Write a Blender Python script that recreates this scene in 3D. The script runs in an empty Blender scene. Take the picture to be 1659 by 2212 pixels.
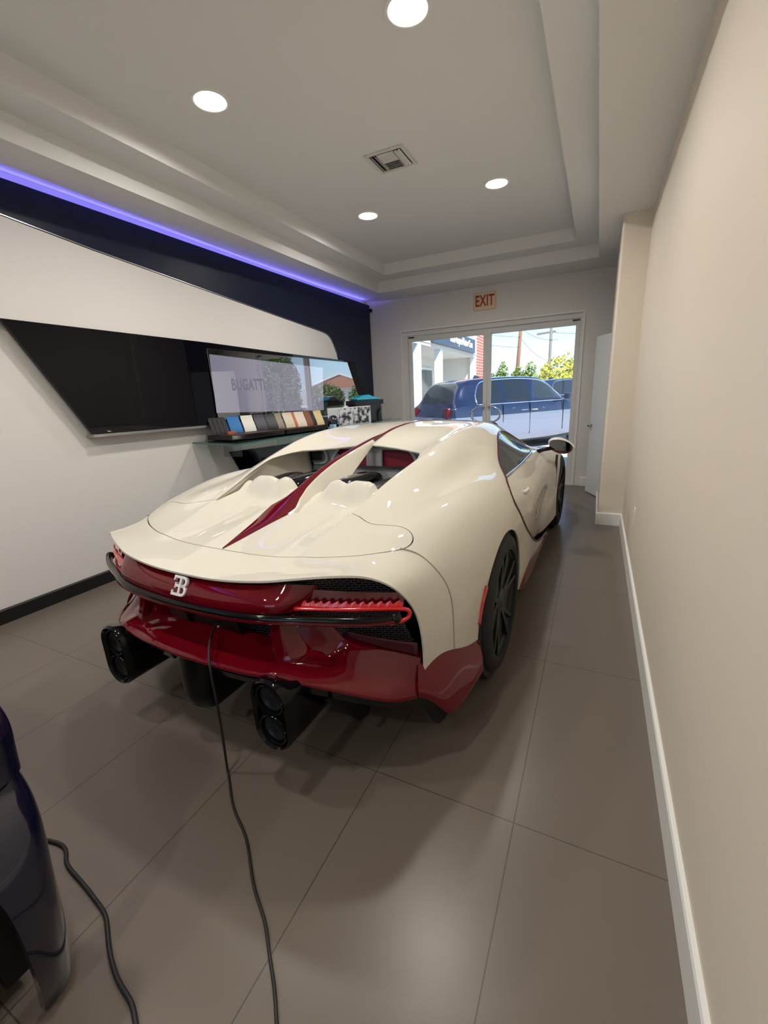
import bpy, bmesh, math, random
import numpy as np
from mathutils import Vector, Matrix
random.seed(7)
SC = bpy.context.scene
COL = SC.collection

# ------------------------------------------------------------------ materials
def srgb(r, g, b):
    f = lambda c: (c/255/12.92) if c/255 <= .04045 else ((c/255+.055)/1.055)**2.4
    return (f(r), f(g), f(b), 1)
MATS = {}
def mat(name, col, rough=.5, metal=0, coat=0, spec=.5, emit=None, estr=0, trans=0, ior=1.45, bump=None, alpha=1, coat_rough=.03):
    if name in MATS: return MATS[name]
    m = bpy.data.materials.new(name); m.use_nodes = True
    nt = m.node_tree; p = nt.nodes['Principled BSDF']
    p.inputs['Base Color'].default_value = col if len(col) == 4 else (*col, 1)
    p.inputs['Roughness'].default_value = rough
    p.inputs['Metallic'].default_value = metal
    p.inputs['Coat Weight'].default_value = coat
    p.inputs['Coat Roughness'].default_value = coat_rough
    p.inputs['Specular IOR Level'].default_value = spec
    p.inputs['IOR'].default_value = ior
    p.inputs['Transmission Weight'].default_value = trans
    p.inputs['Alpha'].default_value = alpha
    if emit:
        p.inputs['Emission Color'].default_value = emit if len(emit) == 4 else (*emit, 1)
        p.inputs['Emission Strength'].default_value = estr
    if bump:
        sc, st = bump
        tc = nt.nodes.new('ShaderNodeTexCoord'); nz = nt.nodes.new('ShaderNodeTexNoise'); bp = nt.nodes.new('ShaderNodeBump')
        nz.inputs['Scale'].default_value = sc; nz.inputs['Detail'].default_value = 4
        bp.inputs['Strength'].default_value = st; bp.inputs['Distance'].default_value = .002
        nt.links.new(tc.outputs['Object'], nz.inputs['Vector']); nt.links.new(nz.outputs['Fac'], bp.inputs['Height'])
        nt.links.new(bp.outputs['Normal'], p.inputs['Normal'])
    MATS[name] = m
    return m
def pane_mat(name, tint, refl=.35, ior=1.5):
    """thin clear pane: lets light through, mirrors at grazing angles"""
    m = bpy.data.materials.new(name); m.use_nodes = True; nt = m.node_tree; nt.nodes.clear()
    o = nt.nodes.new('ShaderNodeOutputMaterial'); mx = nt.nodes.new('ShaderNodeMixShader'); t = nt.nodes.new('ShaderNodeBsdfTransparent'); g = nt.nodes.new('ShaderNodeBsdfGlossy')
    f = nt.nodes.new('ShaderNodeFresnel'); f.inputs['IOR'].default_value = ior; g.inputs['Roughness'].default_value = .01
    k = nt.nodes.new('ShaderNodeMath'); k.operation = 'MULTIPLY'; k.inputs[1].default_value = refl*2
    t.inputs['Color'].default_value = (*tint, 1); nt.links.new(f.outputs['Fac'], k.inputs[0]); nt.links.new(k.outputs[0], mx.inputs['Fac'])
    nt.links.new(t.outputs[0], mx.inputs[1]); nt.links.new(g.outputs[0], mx.inputs[2]); nt.links.new(mx.outputs[0], o.inputs['Surface'])
    MATS[name] = m; return m
def noise_colour(m, c1, c2, scale, detail=3, lo=.35, hi=.65):
    nt = m.node_tree; p = nt.nodes['Principled BSDF']
    tc = nt.nodes.new('ShaderNodeTexCoord'); nz = nt.nodes.new('ShaderNodeTexNoise'); cr = nt.nodes.new('ShaderNodeValToRGB')
    nz.inputs['Scale'].default_value = scale; nz.inputs['Detail'].default_value = detail
    cr.color_ramp.elements[0].position = lo; cr.color_ramp.elements[0].color = (*c1[:3], 1)
    cr.color_ramp.elements[1].position = hi; cr.color_ramp.elements[1].color = (*c2[:3], 1)
    nt.links.new(tc.outputs['Object'], nz.inputs['Vector']); nt.links.new(nz.outputs['Fac'], cr.inputs['Fac'])
    nt.links.new(cr.outputs['Color'], p.inputs['Base Color'])
    return m
def brick_colour(m, c1, c2, mortar, bw, rh, ms, offset=.5, loc=(0, 0, 0), rot=(0, 0, 0), smooth=.1, bump=0):
    nt = m.node_tree; p = nt.nodes['Principled BSDF']
    tc = nt.nodes.new('ShaderNodeTexCoord'); mp = nt.nodes.new('ShaderNodeMapping'); bk = nt.nodes.new('ShaderNodeTexBrick')
    mp.inputs['Location'].default_value = loc; mp.inputs['Rotation'].default_value = rot
    bk.offset = offset; bk.squash = 1
    bk.inputs['Scale'].default_value = 1; bk.inputs['Brick Width'].default_value = bw; bk.inputs['Row Height'].default_value = rh
    bk.inputs['Mortar Size'].default_value = ms; bk.inputs['Mortar Smooth'].default_value = smooth
    bk.inputs['Color1'].default_value = (*c1[:3], 1); bk.inputs['Color2'].default_value = (*c2[:3], 1); bk.inputs['Mortar'].default_value = (*mortar[:3], 1)
    nt.links.new(tc.outputs['Object'], mp.inputs['Vector']); nt.links.new(mp.outputs['Vector'], bk.inputs['Vector'])
    nt.links.new(bk.outputs['Color'], p.inputs['Base Color'])
    if bump:
        b = nt.nodes.new('ShaderNodeBump'); b.invert = True; b.inputs['Strength'].default_value = bump; b.inputs['Distance'].default_value = .01
        nt.links.new(bk.outputs['Fac'], b.inputs['Height']); nt.links.new(b.outputs['Normal'], p.inputs['Normal'])
    return m

# ------------------------------------------------------------------ object helpers
def empty(name, label, cat, loc=(0, 0, 0), rotz=0, group=None):
    o = bpy.data.objects.new(name, None); COL.objects.link(o)
    o.location = loc; o.rotation_euler = (0, 0, rotz); o.empty_display_size = .1
    o['label'] = label; o['category'] = cat
    if group: o['group'] = group
    return o
def tag(o, label, cat, group=None):
    o['label'] = label; o['category'] = cat
    if group: o['group'] = group
    return o
def link(name, me, m=None, parent=None, smooth=False, solid=0, split=None, bevel=0, label=None, bseg=2):
    o = bpy.data.objects.new(name, me); COL.objects.link(o)
    if m: 
        for k in (m if isinstance(m, (list, tuple)) else [m]): me.materials.append(k)
    if parent: o.parent = parent
    if smooth:
        me.polygons.foreach_set('use_smooth', [True]*len(me.polygons))
    if solid:
        s = o.modifiers.new('thickness', 'SOLIDIFY'); s.thickness = solid; s.offset = -1
    if bevel:
        b = o.modifiers.new('edges', 'BEVEL'); b.width = bevel; b.segments = bseg; b.limit_method = 'ANGLE'; b.angle_limit = .6; b.harden_normals = False
    if split:
        e = o.modifiers.new('sharp', 'EDGE_SPLIT'); e.split_angle = math.radians(split)
    if label: o['label'] = label
    return o
def mesh(name, V, F, m=None, parent=None, **kw):
    me = bpy.data.meshes.new(name); me.from_pydata([tuple(map(float, v)) for v in V], [], [tuple(map(int, f)) for f in F]); me.update()
    return link(name, me, m, parent, **kw)
class MB:
    """collects simple solids into ONE mesh"""
    def __init__(s): s.V = []; s.F = []
    def add(s, V, F):
        n = len(s.V); s.V += [tuple(v) for v in V]; s.F += [tuple(i+n for i in f) for f in F]; return s
    def box(s, x0, x1, y0, y1, z0, z1, M=None):
        V = [(x, y, z) for z in (z0, z1) for y in (y0, y1) for x in (x0, x1)]
        if M: V = [tuple(M @ Vector(v)) for v in V]
        return s.add(V, [(0, 2, 3, 1), (4, 5, 7, 6), (0, 1, 5, 4), (2, 6, 7, 3), (0, 4, 6, 2), (1, 3, 7, 5)])
    def prism(s, pts, ax, a, b):
        """pts: 2-D outline; ax: axis of extrusion; a,b extents"""
        def P(p, t):
            return {'x': (t, p[0], p[1]), 'y': (p[0], t, p[1]), 'z': (p[0], p[1], t)}[ax]
        n = len(pts); V = [P(p, a) for p in pts]+[P(p, b) for p in pts]
        F = [tuple(range(n))[::-1], tuple(range(n, 2*n))]+[(i, (i+1) % n, n+(i+1) % n, n+i) for i in range(n)]
        return s.add(V, F)
    def tube(s, pts, r, n=10, closed=False, cap=True):
        pts = [Vector(p) for p in pts]; R = r if isinstance(r, (list, tuple)) else [r]*len(pts)
        V = []; F = []; up = None; m = len(pts)
        for i, p in enumerate(pts):
            if closed: t = pts[(i+1) % m]-pts[i-1]
            else: t = pts[min(i+1, m-1)]-pts[max(i-1, 0)]
            t.normalize()
            if up is None:
                up = Vector((0, 0, 1)) if abs(t.z) < .9 else Vector((1, 0, 0))
            a = t.cross(up).normalized(); up = a.cross(t).normalized()
            for k in range(n):
                w = 2*math.pi*k/n; V.append(p+a*(R[i]*math.cos(w))+up*(R[i]*math.sin(w)))
        for i in range(m if closed else m-1):
            for k in range(n):
                j = (i+1) % m
                F.append((i*n+k, i*n+(k+1) % n, j*n+(k+1) % n, j*n+k))
        if cap and not closed:
            F.append(tuple(range(n))[::-1]); F.append(tuple((m-1)*n+k for k in range(n)))
        return s.add(V, F)
    def lathe(s, prof, ax, c, n=40, close=False):
        """prof: (r, h) list; ax axis x/y/z; c centre"""
        V = []; F = []
        for r, h in prof:
            for k in range(n):
                w = 2*math.pi*k/n; a, b = r*math.cos(w), r*math.sin(w)
                V.append({'x': (c[0]+h, c[1]+a, c[2]+b), 'y': (c[0]+a, c[1]+h, c[2]+b), 'z': (c[0]+a, c[1]+b, c[2]+h)}[ax])
        m = len(prof)
        for i in range(m-1 if not close else m):
            j = (i+1) % m
            for k in range(n): F.append((i*n+k, i*n+(k+1) % n, j*n+(k+1) % n, j*n+k))
        if not close:
            F.append(tuple(range(n))[::-1]); F.append(tuple((m-1)*n+k for k in range(n)))
        return s.add(V, F)
    def build(s, name, m=None, parent=None, fix=True, **kw):
        me = bpy.data.meshes.new(name); me.from_pydata(s.V, [], s.F); me.update()
        if fix:
            bm = bmesh.new(); bm.from_mesh(me); bmesh.ops.recalc_face_normals(bm, faces=bm.faces); bm.to_mesh(me); bm.free()
        return link(name, me, m, parent, **kw)
def structure(o):
    o['kind'] = 'structure'; return o
def text_mesh(name, body, size, m, M, parent=None, extrude=.002, align='CENTER', xscale=1., bold=0., spacing=1.):
    cu = bpy.data.curves.new(name, 'FONT'); cu.body = body; cu.size = size; cu.extrude = extrude
    cu.align_x = align; cu.align_y = 'CENTER'; cu.offset = bold; cu.space_character = spacing
    o = bpy.data.objects.new(name, cu); COL.objects.link(o)
    dg = bpy.context.evaluated_depsgraph_get(); dg.update()
    me = bpy.data.meshes.new_from_object(o.evaluated_get(dg)); bpy.data.objects.remove(o)
    me.name = name; me.transform(Matrix.Scale(xscale, 4, Vector((1, 0, 0)))); me.transform(M)
    for p in me.polygons: p.material_index = 0
    me.materials.clear()
    return link(name, me, m, parent)
def copy_tree(o, parent=None):
    c = o.copy(); COL.objects.link(c)
    if parent: c.parent = parent
    for ch in list(o.children): copy_tree(ch, c)
    return c

# ------------------------------------------------------------------ spline + surface helpers
def cspl(P, k):
    """natural cubic spline through the points, k samples per segment"""
    P = np.asarray(P, float); n = len(P)
    if n == 2:
        t = np.linspace(0, 1, k+1)[:, None]; return P[0]*(1-t)+P[1]*t
    h = np.maximum(np.linalg.norm(np.diff(P, axis=0), axis=1), 1e-6)**.75
    A = np.zeros((n, n)); B = np.zeros(P.shape); A[0, 0] = A[-1, -1] = 1
    for i in range(1, n-1):
        A[i, i-1] = h[i-1]; A[i, i] = 2*(h[i-1]+h[i]); A[i, i+1] = h[i]
        B[i] = 6*((P[i+1]-P[i])/h[i]-(P[i]-P[i-1])/h[i-1])
    M = np.linalg.solve(A, B); out = []
    for i in range(n-1):
        for t in np.linspace(0, 1, k, endpoint=False):
            a, b = h[i]*(1-t), h[i]*t
            out.append(M[i]*a**3/(6*h[i])+M[i+1]*b**3/(6*h[i])+(P[i]/h[i]-M[i]*h[i]/6)*a+(P[i+1]/h[i]-M[i+1]*h[i]/6)*b)
    out.append(P[-1]); return np.array(out)
def surf(rows, kr, kc):
    """rows x cols control points -> dense grid (verts, faces)"""
    G = np.array([cspl(r, kc) for r in rows])
    G = np.array([cspl(G[:, j], kr) for j in range(G.shape[1])]).transpose(1, 0, 2)
    return grid(G)
def grid(G):
    m, n = G.shape[:2]; V = G.reshape(-1, 3)
    F = [(i*n+j, i*n+j+1, (i+1)*n+j+1, (i+1)*n+j) for i in range(m-1) for j in range(n-1)]
    return V, F
def clip(V, F, field):
    """keep the part where field(V) <= 0, cutting faces exactly along the zero line"""
    V = np.asarray(V, float); d = field(V); NV = []; NF = []; idx = {}; cut = {}
    def keep(i):
        if i not in idx: idx[i] = len(NV); NV.append(V[i])
        return idx[i]
    def edge(i, j):
        k = (min(i, j), max(i, j))
        if k not in cut:
            t = d[i]/(d[i]-d[j]); cut[k] = len(NV); NV.append(V[i]+(V[j]-V[i])*t)
        return cut[k]
    for f in F:
        s = [d[i] <= 0 for i in f]
        if all(s): NF.append([keep(i) for i in f]); continue
        if not any(s): continue
        o = []
        for a in range(len(f)):
            i, j = f[a], f[(a+1) % len(f)]
            if s[a]: o.append(keep(i))
            if s[a] != s[(a+1) % len(f)]: o.append(edge(i, j))
        if len(o) >= 3: NF.append(o)
    return (np.array(NV) if NV else np.zeros((0, 3))), NF
def sdf(poly, A, B):
    """signed distance to a closed 2-D polygon, negative inside"""
    P = np.asarray(poly, float); Q = np.roll(P, -1, 0); x = np.stack([A, B], 1)
    best = np.full(len(x), 1e9); ins = np.zeros(len(x), bool)
    for p, q in zip(P, Q):
        e = q-p; w = x-p; t = np.clip((w@e)/max(e@e, 1e-12), 0, 1)
        best = np.minimum(best, np.linalg.norm(w-t[:, None]*e, axis=1))
        c = ((p[1] > x[:, 1]) != (q[1] > x[:, 1]))
        with np.errstate(divide='ignore', invalid='ignore'):
            xi = p[0]+(x[:, 1]-p[1])*e[0]/(e[1] if abs(e[1]) > 1e-12 else 1e-12)
        ins ^= c & (x[:, 0] < xi)
    return np.where(ins, -best, best)
def mirror(V, F, weld=True):
    V = np.asarray(V, float); n = len(V); W = V*[-1, 1, 1]
    if not weld: return np.vstack([V, W]), list(F)+[tuple(i+n for i in f)[::-1] for f in F]
    mp = {}; extra = []
    for i, v in enumerate(V):
        if abs(v[0]) < 1e-5: mp[i] = i
        else: mp[i] = n+len(extra); extra.append(W[i])
    VV = np.vstack([V, np.array(extra)]) if extra else V
    return VV, [tuple(f) for f in F]+[tuple(mp[i] for i in f)[::-1] for f in F]
def flip(F): return [tuple(f)[::-1] for f in F]
# ================================================================== ROOM
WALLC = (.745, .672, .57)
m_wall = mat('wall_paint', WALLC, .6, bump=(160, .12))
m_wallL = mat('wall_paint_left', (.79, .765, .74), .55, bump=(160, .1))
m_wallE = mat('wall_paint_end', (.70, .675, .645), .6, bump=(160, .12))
m_ceil = mat('ceiling_paint', (.74, .735, .73), .8, bump=(140, .15))
m_trim = mat('white_trim', (.78, .77, .74), .35)
m_blacktrim = mat('black_trim', (.012, .012, .013), .4)
m_navy = mat('navy_lacquer', (.008, .013, .034), .42, spec=.3)
m_bglass = mat('black_glass', (.003, .003, .006), .03, spec=.3)
m_chrome = mat('chrome', (.8, .8, .82), .12, metal=1)
m_steel = mat('steel', (.55, .55, .56), .28, metal=1)
m_floor = mat('floor_tile', (.2, .17, .14), .30, spec=.52, bump=(220, .06))
brick_colour(m_floor, (.150, .124, .101), (.156, .129, .106), (.068, .057, .047), .521, .98, .0022, offset=0, loc=(.149, -1.17, 0), smooth=.3, bump=0)
XR = .309; YE = 6.75; YB = -4.2; CZ = 2.845
WA = Vector((-3.60, 2.0, 0)); WB = Vector((-3.50, 6.72, 0)); WD = (WB-WA).normalized(); WN = Vector((WD.y, -WD.x, 0))
def wl(s, z, off=0):
    p = WA+WD*s+WN*off; return (p.x, p.y, z)
wrot = math.atan2(WD.y, WD.x)-math.pi/2     # wall's turn about z

structure(MB().box(-5.2, 2.2, YB-.2, YE+.17, -.1, 0).build('floor', m_floor))
# left wall (slightly turned), right wall with the pier and the alcove behind it
sL0, sL1 = (YB-2)/WD.y, (YE+.0-2)/WD.y
def wall_box(s0, s1, z0, z1, o0, o1):
    mb = MB(); V = [wl(s, z, o) for z in (z0, z1) for o in (o0, o1) for s in (s0, s1)]
    mb.add(V, [(0, 2, 3, 1), (4, 5, 7, 6), (0, 1, 5, 4), (2, 6, 7, 3), (0, 4, 6, 2), (1, 3, 7, 5)]); return mb
structure(wall_box(sL0, sL1, 0, 3.3, -.15, 0).build('wall_left', m_wallL))
structure(MB().box(XR, XR+.15, YB, 4.83, 0, 3.3).build('wall_right', m_wall, bevel=.004))
structure(MB().box(.085, .6, 4.83, 4.98, 0, CZ+.3).build('wall_pier', m_wall, bevel=.018, bseg=3))
structure(MB().box(.085, .30, 4.98, 5.85, 0, CZ+.3).build('wall_pier_return', m_wall))
structure(MB().box(.30, 2.0, 5.85, 6.0, 0, CZ+.3).build('wall_alcove_side', m_wall))
structure(MB().box(1.6, 1.75, 6.0, YE, 0, CZ+.3).build('wall_alcove', m_wall))
WX0, WX1, WZ0, WZ1 = -2.4, .0, .25, 2.55
structure(MB().box(-5.2, WX0, YB-.15, YB, 0, 3.3).box(WX1, 2.2, YB-.15, YB, 0, 3.3).box(WX0, WX1, YB-.15, YB, 0, WZ0).box(WX0, WX1, YB-.15, YB, WZ1, 3.3).build('wall_back', m_wall))
t = structure(MB().box(WX0, WX0+.06, YB-.12, YB-.04, WZ0, WZ1).box(WX1-.06, WX1, YB-.12, YB-.04, WZ0, WZ1).box(WX0, WX1, YB-.12, YB-.04, WZ0, WZ0+.06).box(WX0, WX1, YB-.12, YB-.04, WZ1-.06, WZ1).box(-1.23, -1.17, YB-.12, YB-.04, WZ0, WZ1).build('window_1', m_trim))
MB().box(WX0+.05, WX1-.05, YB-.085, YB-.08, WZ0+.05, WZ1-.05).build('pane', pane_mat('window_glass', (.96, .98, .98), .3), t)
# end wall with the door opening
DX0, DX1, DZ = -2.905, -.24, 2.37
mb = MB()
mb.box(-3.66, DX0, YE, YE+.16, 0, 3.3).box(DX1, 2.0, YE, YE+.16, 0, 3.3).box(DX0, DX1, YE, YE+.16, DZ, 3.3)
structure(mb.build('wall_end', m_wallE))
# tray ceiling: soffit ring, two steps, top
TX0, TX1, TY0, TY1 = -3.0, -.11, -3.2, 6.17
SX0, SX1, SY0, SY1 = -2.75, -.347, -2.95, 5.88
Z1, Z2 = 2.987, 3.12
X0, X1 = -5.2, 2.2
mb = MB()
mb.add([(TX0, YB, CZ), (TX0, YE+.16, CZ), (-3.62, YE+.16, CZ+.04), (-3.74, YB, CZ+.20), (TX0, YB, 3.4), (TX0, YE+.16, 3.4), (-3.62, YE+.16, 3.4), (-3.74, YB, 3.4)], [(0, 1, 2, 3), (4, 7, 6, 5), (0, 4, 5, 1), (1, 5, 6, 2), (2, 6, 7, 3), (3, 7, 4, 0)])
mb.box(TX1, X1, YB, YE+.16, CZ, 3.4).box(TX0, TX1, YB, TY0, CZ, 3.4).box(TX0, TX1, TY1, YE+.16, CZ, 3.4)
mb.box(TX0, SX0, TY0, TY1, Z1, 3.4).box(SX1, TX1, TY0, TY1, Z1, 3.4).box(SX0, SX1, TY0, SY0, Z1, 3.4).box(SX0, SX1, SY1, TY1, Z1, 3.4)
structure(mb.build('ceiling', m_ceil))
# top slab in pieces round the round lamp holes is not needed: cans hang above through square openings covered by rings
LX, LY, LS, LR = (-2.17, -.92), (-1.64, .35, 2.34, 4.32), Z2, .098
mb = MB(); xs = [SX0]; ys = [SY0]
for x in LX: xs += [x-LR, x+LR]
for y in LY: ys += [y-LR, y+LR]
xs.append(SX1); ys.append(SY1)
for i in range(len(xs)-1):
    for j in range(len(ys)-1):
        if i % 2 == 1 and j % 2 == 1:
            cx, cy = (xs[i]+xs[i+1])/2, (ys[j]+ys[j+1])/2; n = 32    # square plate with a round hole
            sq = []; ci = []
            for k in range(n):
                w = 2*math.pi*k/n; c, s = math.cos(w), math.sin(w); q = LR/max(abs(c), abs(s))
                sq.append((cx+q*c, cy+q*s, Z2)); ci.append((cx+(LR-.008)*c, cy+(LR-.008)*s, Z2))
            mb.add(sq+ci, [(k, (k+1) % n, n+(k+1) % n, n+k) for k in range(n)])
        else: mb.box(xs[i], xs[i+1], ys[j], ys[j+1], Z2, Z2+.3)
structure(mb.build('ceiling_top', m_ceil, fix=False))
structure(MB().box(-5.4, 2.4, YB-3.0, YE+.4, 3.42, 3.55).build('roof', mat('roof_grey', (.3, .3, .3), .9)))  # carried past the back window: unseen overhang added to keep the sun out
# baseboards
bb = [(0, 0), (.016, 0), (.016, .118), (.012, .126), (0, .128)]
def base_run(name, p, q, m, h=1.):
    p, q = Vector(p), Vector(q); d = (q-p).normalized(); n = Vector((-d.y, d.x, 0))
    V = [tuple(e+n*a+Vector((0, 0, b*h))) for e in (p, q) for a, b in bb]; k = len(bb)
    F = [(i, (i+1) % k, k+(i+1) % k, k+i) for i in range(k)]+[tuple(range(k))[::-1], tuple(range(k, 2*k))]
    return structure(MB().add(V, F).build(name, m))
base_run('baseboard_right', (XR, YB, 0), (XR, 4.83, 0), m_trim)
base_run('baseboard_pier', (XR, 4.83, 0), (.069, 4.83, 0), m_trim)
base_run('baseboard_pier_side', (.085, 4.846, 0), (.085, 5.85, 0), m_trim)
base_run('baseboard_end', (1.6, YE, 0), (DX1+.09, YE, 0), m_trim)
base_run('baseboard_end_corner', (DX0-.0, YE, 0), (-3.50, YE, 0), m_trim)
base_run('baseboard_left', wl(sL1, 0), wl(sL0, 0), m_blacktrim, .8)

# ------------------------------------------------------------------ downlights
m_lens = mat('lamp_lens', (1, 1, 1), .5, emit=(1, .94, .82), estr=9)
m_can = mat('lamp_reflector', (.92, .88, .78), .3, emit=(1, .9, .66), estr=.0)
m_ring = mat('lamp_ring', (.8, .8, .78), .3)
def downlight(x, y, label):
    t = empty('recessed_downlight', label, 'ceiling light', (x, y, Z2), 0, 'recessed ceiling downlights')
    r = LR-.006
    MB().lathe([(r+.018, 0), (r+.016, -.006), (r+.004, -.008), (r-.004, -.004), (r-.004, .0), (r+.002, .004)], 'z', (0, 0, 0), 48, True).build('trim_ring', m_ring, t, smooth=True, split=40)
    mb = MB(); n = 48; V = []; F = []
    prof = [(r-.004, 0), (r-.010, .045), (r-.022, .075), (r-.03, .082)]
    for rr, h in prof:
        for k in range(n): V.append((rr*math.cos(2*math.pi*k/n), rr*math.sin(2*math.pi*k/n), h))
    for i in range(len(prof)-1):
        for k in range(n): F.append((i*n+k, i*n+(k+1) % n, (i+1)*n+(k+1) % n, (i+1)*n+k))
    mb.add(V, F).build('reflector', m_can, t, fix=False, smooth=True)
    MB().lathe([(r-.03, .084), (.03, .080), (.001, .079)], 'z', (0, 0, 0), 40).build('lens', m_lens, t, smooth=True)
    L = bpy.data.lights.new('downlight_glow', 'AREA'); L.shape = 'DISK'; L.size = .145; L.energy = 15*{0: 1.0, 1: .8, 2: 1, 3: 1}[LY.index(y)]; L.color = (1, .95, .875); L.spread = math.radians(172)
    o = bpy.data.objects.new('downlight_glow', L); COL.objects.link(o); o.parent = t; o.location = (0, 0, .010); o['kind'] = 'helper'
    return t
lamp_labels = {(0, 2): 'round recessed downlight in the ceiling, nearer lamp of the left row above the navy wall',
 (1, 2): 'large round recessed downlight cut off by the top edge of the picture',
 (0, 3): 'smallest round recessed downlight, straight beyond the air vent near the doors',
 (1, 3): 'round recessed downlight right of the air vent, above the glass doors'}
for j, y in enumerate(LY):
    for i, x in enumerate(LX):
        downlight(x, y, lamp_labels.get((i, j), 'round recessed downlight out of view in the ceiling behind the camera'))

# ------------------------------------------------------------------ air vent
m_vent = mat('vent_white', (.62, .61, .58), .45)
m_dark = mat('dark_void', (.01, .01, .01), .7)
t = empty('air_vent', 'square white louvred air vent in the middle of the ceiling', 'vent', (-1.535, 3.49, Z2))
mb = MB(); a, b = .155, .128
for s in ((-a, a, -a, -b), (-a, a, b, a), (-a, -b, -b, b), (b, a, -b, b)): mb.box(*s, -.010, 0)
mb.build('frame', m_vent, t, bevel=.002)
MB().box(-b, b, -b, b, -.0005, .001).build('duct_opening', m_dark, t)
mb = MB()
def louvre(x0, x1, y0, y1, tilt, ax):
    M = Matrix.Translation(((x0+x1)/2, (y0+y1)/2, -.012)) @ Matrix.Rotation(tilt, 4, ax)
    mb.box(-(x1-x0)/2, (x1-x0)/2, -(y1-y0)/2, (y1-y0)/2, -.001, .001, M)
for k in range(5): louvre(-.062, .062, .10-k*.024, .118-k*.024, math.radians(38), 'X')
for k in range(5): louvre(-.062, .062, -.118+k*.024, -.10+k*.024, math.radians(-38), 'X')
for k in range(2):
    louvre(-.118+k*.026, -.098+k*.026, -.12, .12, math.radians(38), 'Y'); louvre(.098-k*.026, .118-k*.026, -.12, .12, math.radians(-38), 'Y')
mb.box(-.068, -.064, -.122, .122, -.018, -.001).box(.064, .068, -.122, .122, -.018, -.001)
mb.build('louvre', m_vent, t)

# ------------------------------------------------------------------ EXIT sign
m_exit = mat('exit_plate', srgb(225, 196, 160), .5)
m_red = mat('exit_red', srgb(150, 45, 28), .5)
t = empty('exit_sign', 'cream EXIT sign with dark red letters above the glass doors', 'sign', (-1.573, YE, 2.644))
MB().box(-.163, .163, -.022, 0, -.118, .118).build('plate', m_exit, t, bevel=.02, bseg=4)
EX = Matrix.Rotation(math.radians(90), 4, 'X')
text_mesh('lettering', 'EXIT', .205, m_red, Matrix.Translation((0, -.024, 0)) @ EX, t, .002, xscale=.62, bold=.004, spacing=1.06)
# camera dome in the corner
t = empty('security_camera', 'small round black camera high in the corner beside the navy panel', 'camera', (-3.425, YE, 2.735))
MB().lathe([(.030, 0), (.030, -.012), (.026, -.02), (.001, -.02)], 'y', (0, 0, 0), 28).build('mount', m_blacktrim, t, smooth=True, split=40)
MB().lathe([(.022, -.02), (.024, -.03), (.02, -.045), (.011, -.053), (.001, -.055)], 'y', (0, 0, 0), 28).build('lens_dome', m_bglass, t, smooth=True)
# wall outlet
t = empty('wall_outlet', 'white double socket plate low on the right wall by the pier', 'outlet', (XR, 3.52, .462))
MB().box(-.006, 0, -.042, .042, -.066, .066).build('plate', m_trim, t, bevel=.002)
for z in (-.03, .03): MB().box(-.009, -.005, -.018, .018, z-.017, z+.017).build('socket', m_trim, t, bevel=.002)

# ------------------------------------------------------------------ glass double doors
m_frame = mat('door_frame_paint', (.66, .66, .63), .4)
m_glass = pane_mat('door_glass', (.96, .98, .98), .3)
m_mull = mat('weather_strip', (.08, .08, .08), .6)
t = structure(MB().box(DX0, DX0+.10, YE+.021, YE+.14, .013, DZ-.0855).box(DX1-.045, DX1, YE+.021, YE+.14, .013, DZ-.0855).box(DX0, DX1, YE+.021, YE+.14, DZ-.085, DZ-.0005).box(DX0, DX1, YE+.001, YE+.159, -.005, .012).build('trim_1', m_frame, bevel=.004))
structure(MB().box(DX0-.012, DX0+.02, YE-.012, YE+.02, 0, DZ-.0185).box(DX1-.02, DX1+.012, YE-.012, YE+.02, 0, DZ-.0185).box(DX0-.012, DX1+.012, YE-.012, YE+.02, DZ-.018, DZ+.012).build('trim_2', m_trim, bevel=.004))
def glass_door(name, x0, x1, label, hx, sgn):
    t = empty(name, label, 'door', ((x0+x1)/2, YE+.08, 0)); t['kind'] = 'structure'
    cx = (x0+x1)/2; w = (x1-x0)/2; st = .055; top, bot = DZ-.092, .012
    MB().box(-w, -w+st, -.022, .022, bot, top).box(w-st, w, -.022, .022, bot, top).box(-w+st, w-st, -.022, .022, top-.075, top).box(-w+st, w-st, -.022, .022, bot, bot+.25).build('door_frame', m_frame, t, bevel=.003)
    MB().box(-w+st-.005, w-st+.005, -.003, .003, bot+.245, top-.07).build('pane', m_glass, t)
    # curved pull
    pts = []
    for k in range(15):
        a = -math.pi/2+math.pi*k/14
        pts.append((hx+sgn*(.19*math.cos(a)), -.05, 1.045+.125*math.sin(a)))
    for off in (0, -.03):
        mb = MB().tube([(p[0]-sgn*off*.0, p[1]+off, p[2]) for p in pts], .0135, 10)
        mb.tube([(hx, -.02, 1.17), (hx, -.05+off, 1.17)], .011, 8).tube([(hx, -.02, .92), (hx, -.05+off, .92)], .011, 8)
        mb.build('pull_handle', m_chrome, t, smooth=True, split=50)
    MB().box((-w+.01) if sgn < 0 else (w-.10), (-w+.10) if sgn < 0 else (w-.01), -.035, -.02, top-.022, top-.004).build('closer_arm', m_blacktrim, t)
    return t
MX = -1.54
glass_door('door_1', DX0+.102, MX-.004, 'left leaf of the white framed glass double doors', MX-.004-.03-(DX0+.102+MX-.004)/2, -1)
glass_door('door_2', MX+.004, DX1-.047, 'right leaf of the white framed glass double doors', MX+.034-(MX+.004+DX1-.047)/2, 1)
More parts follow.
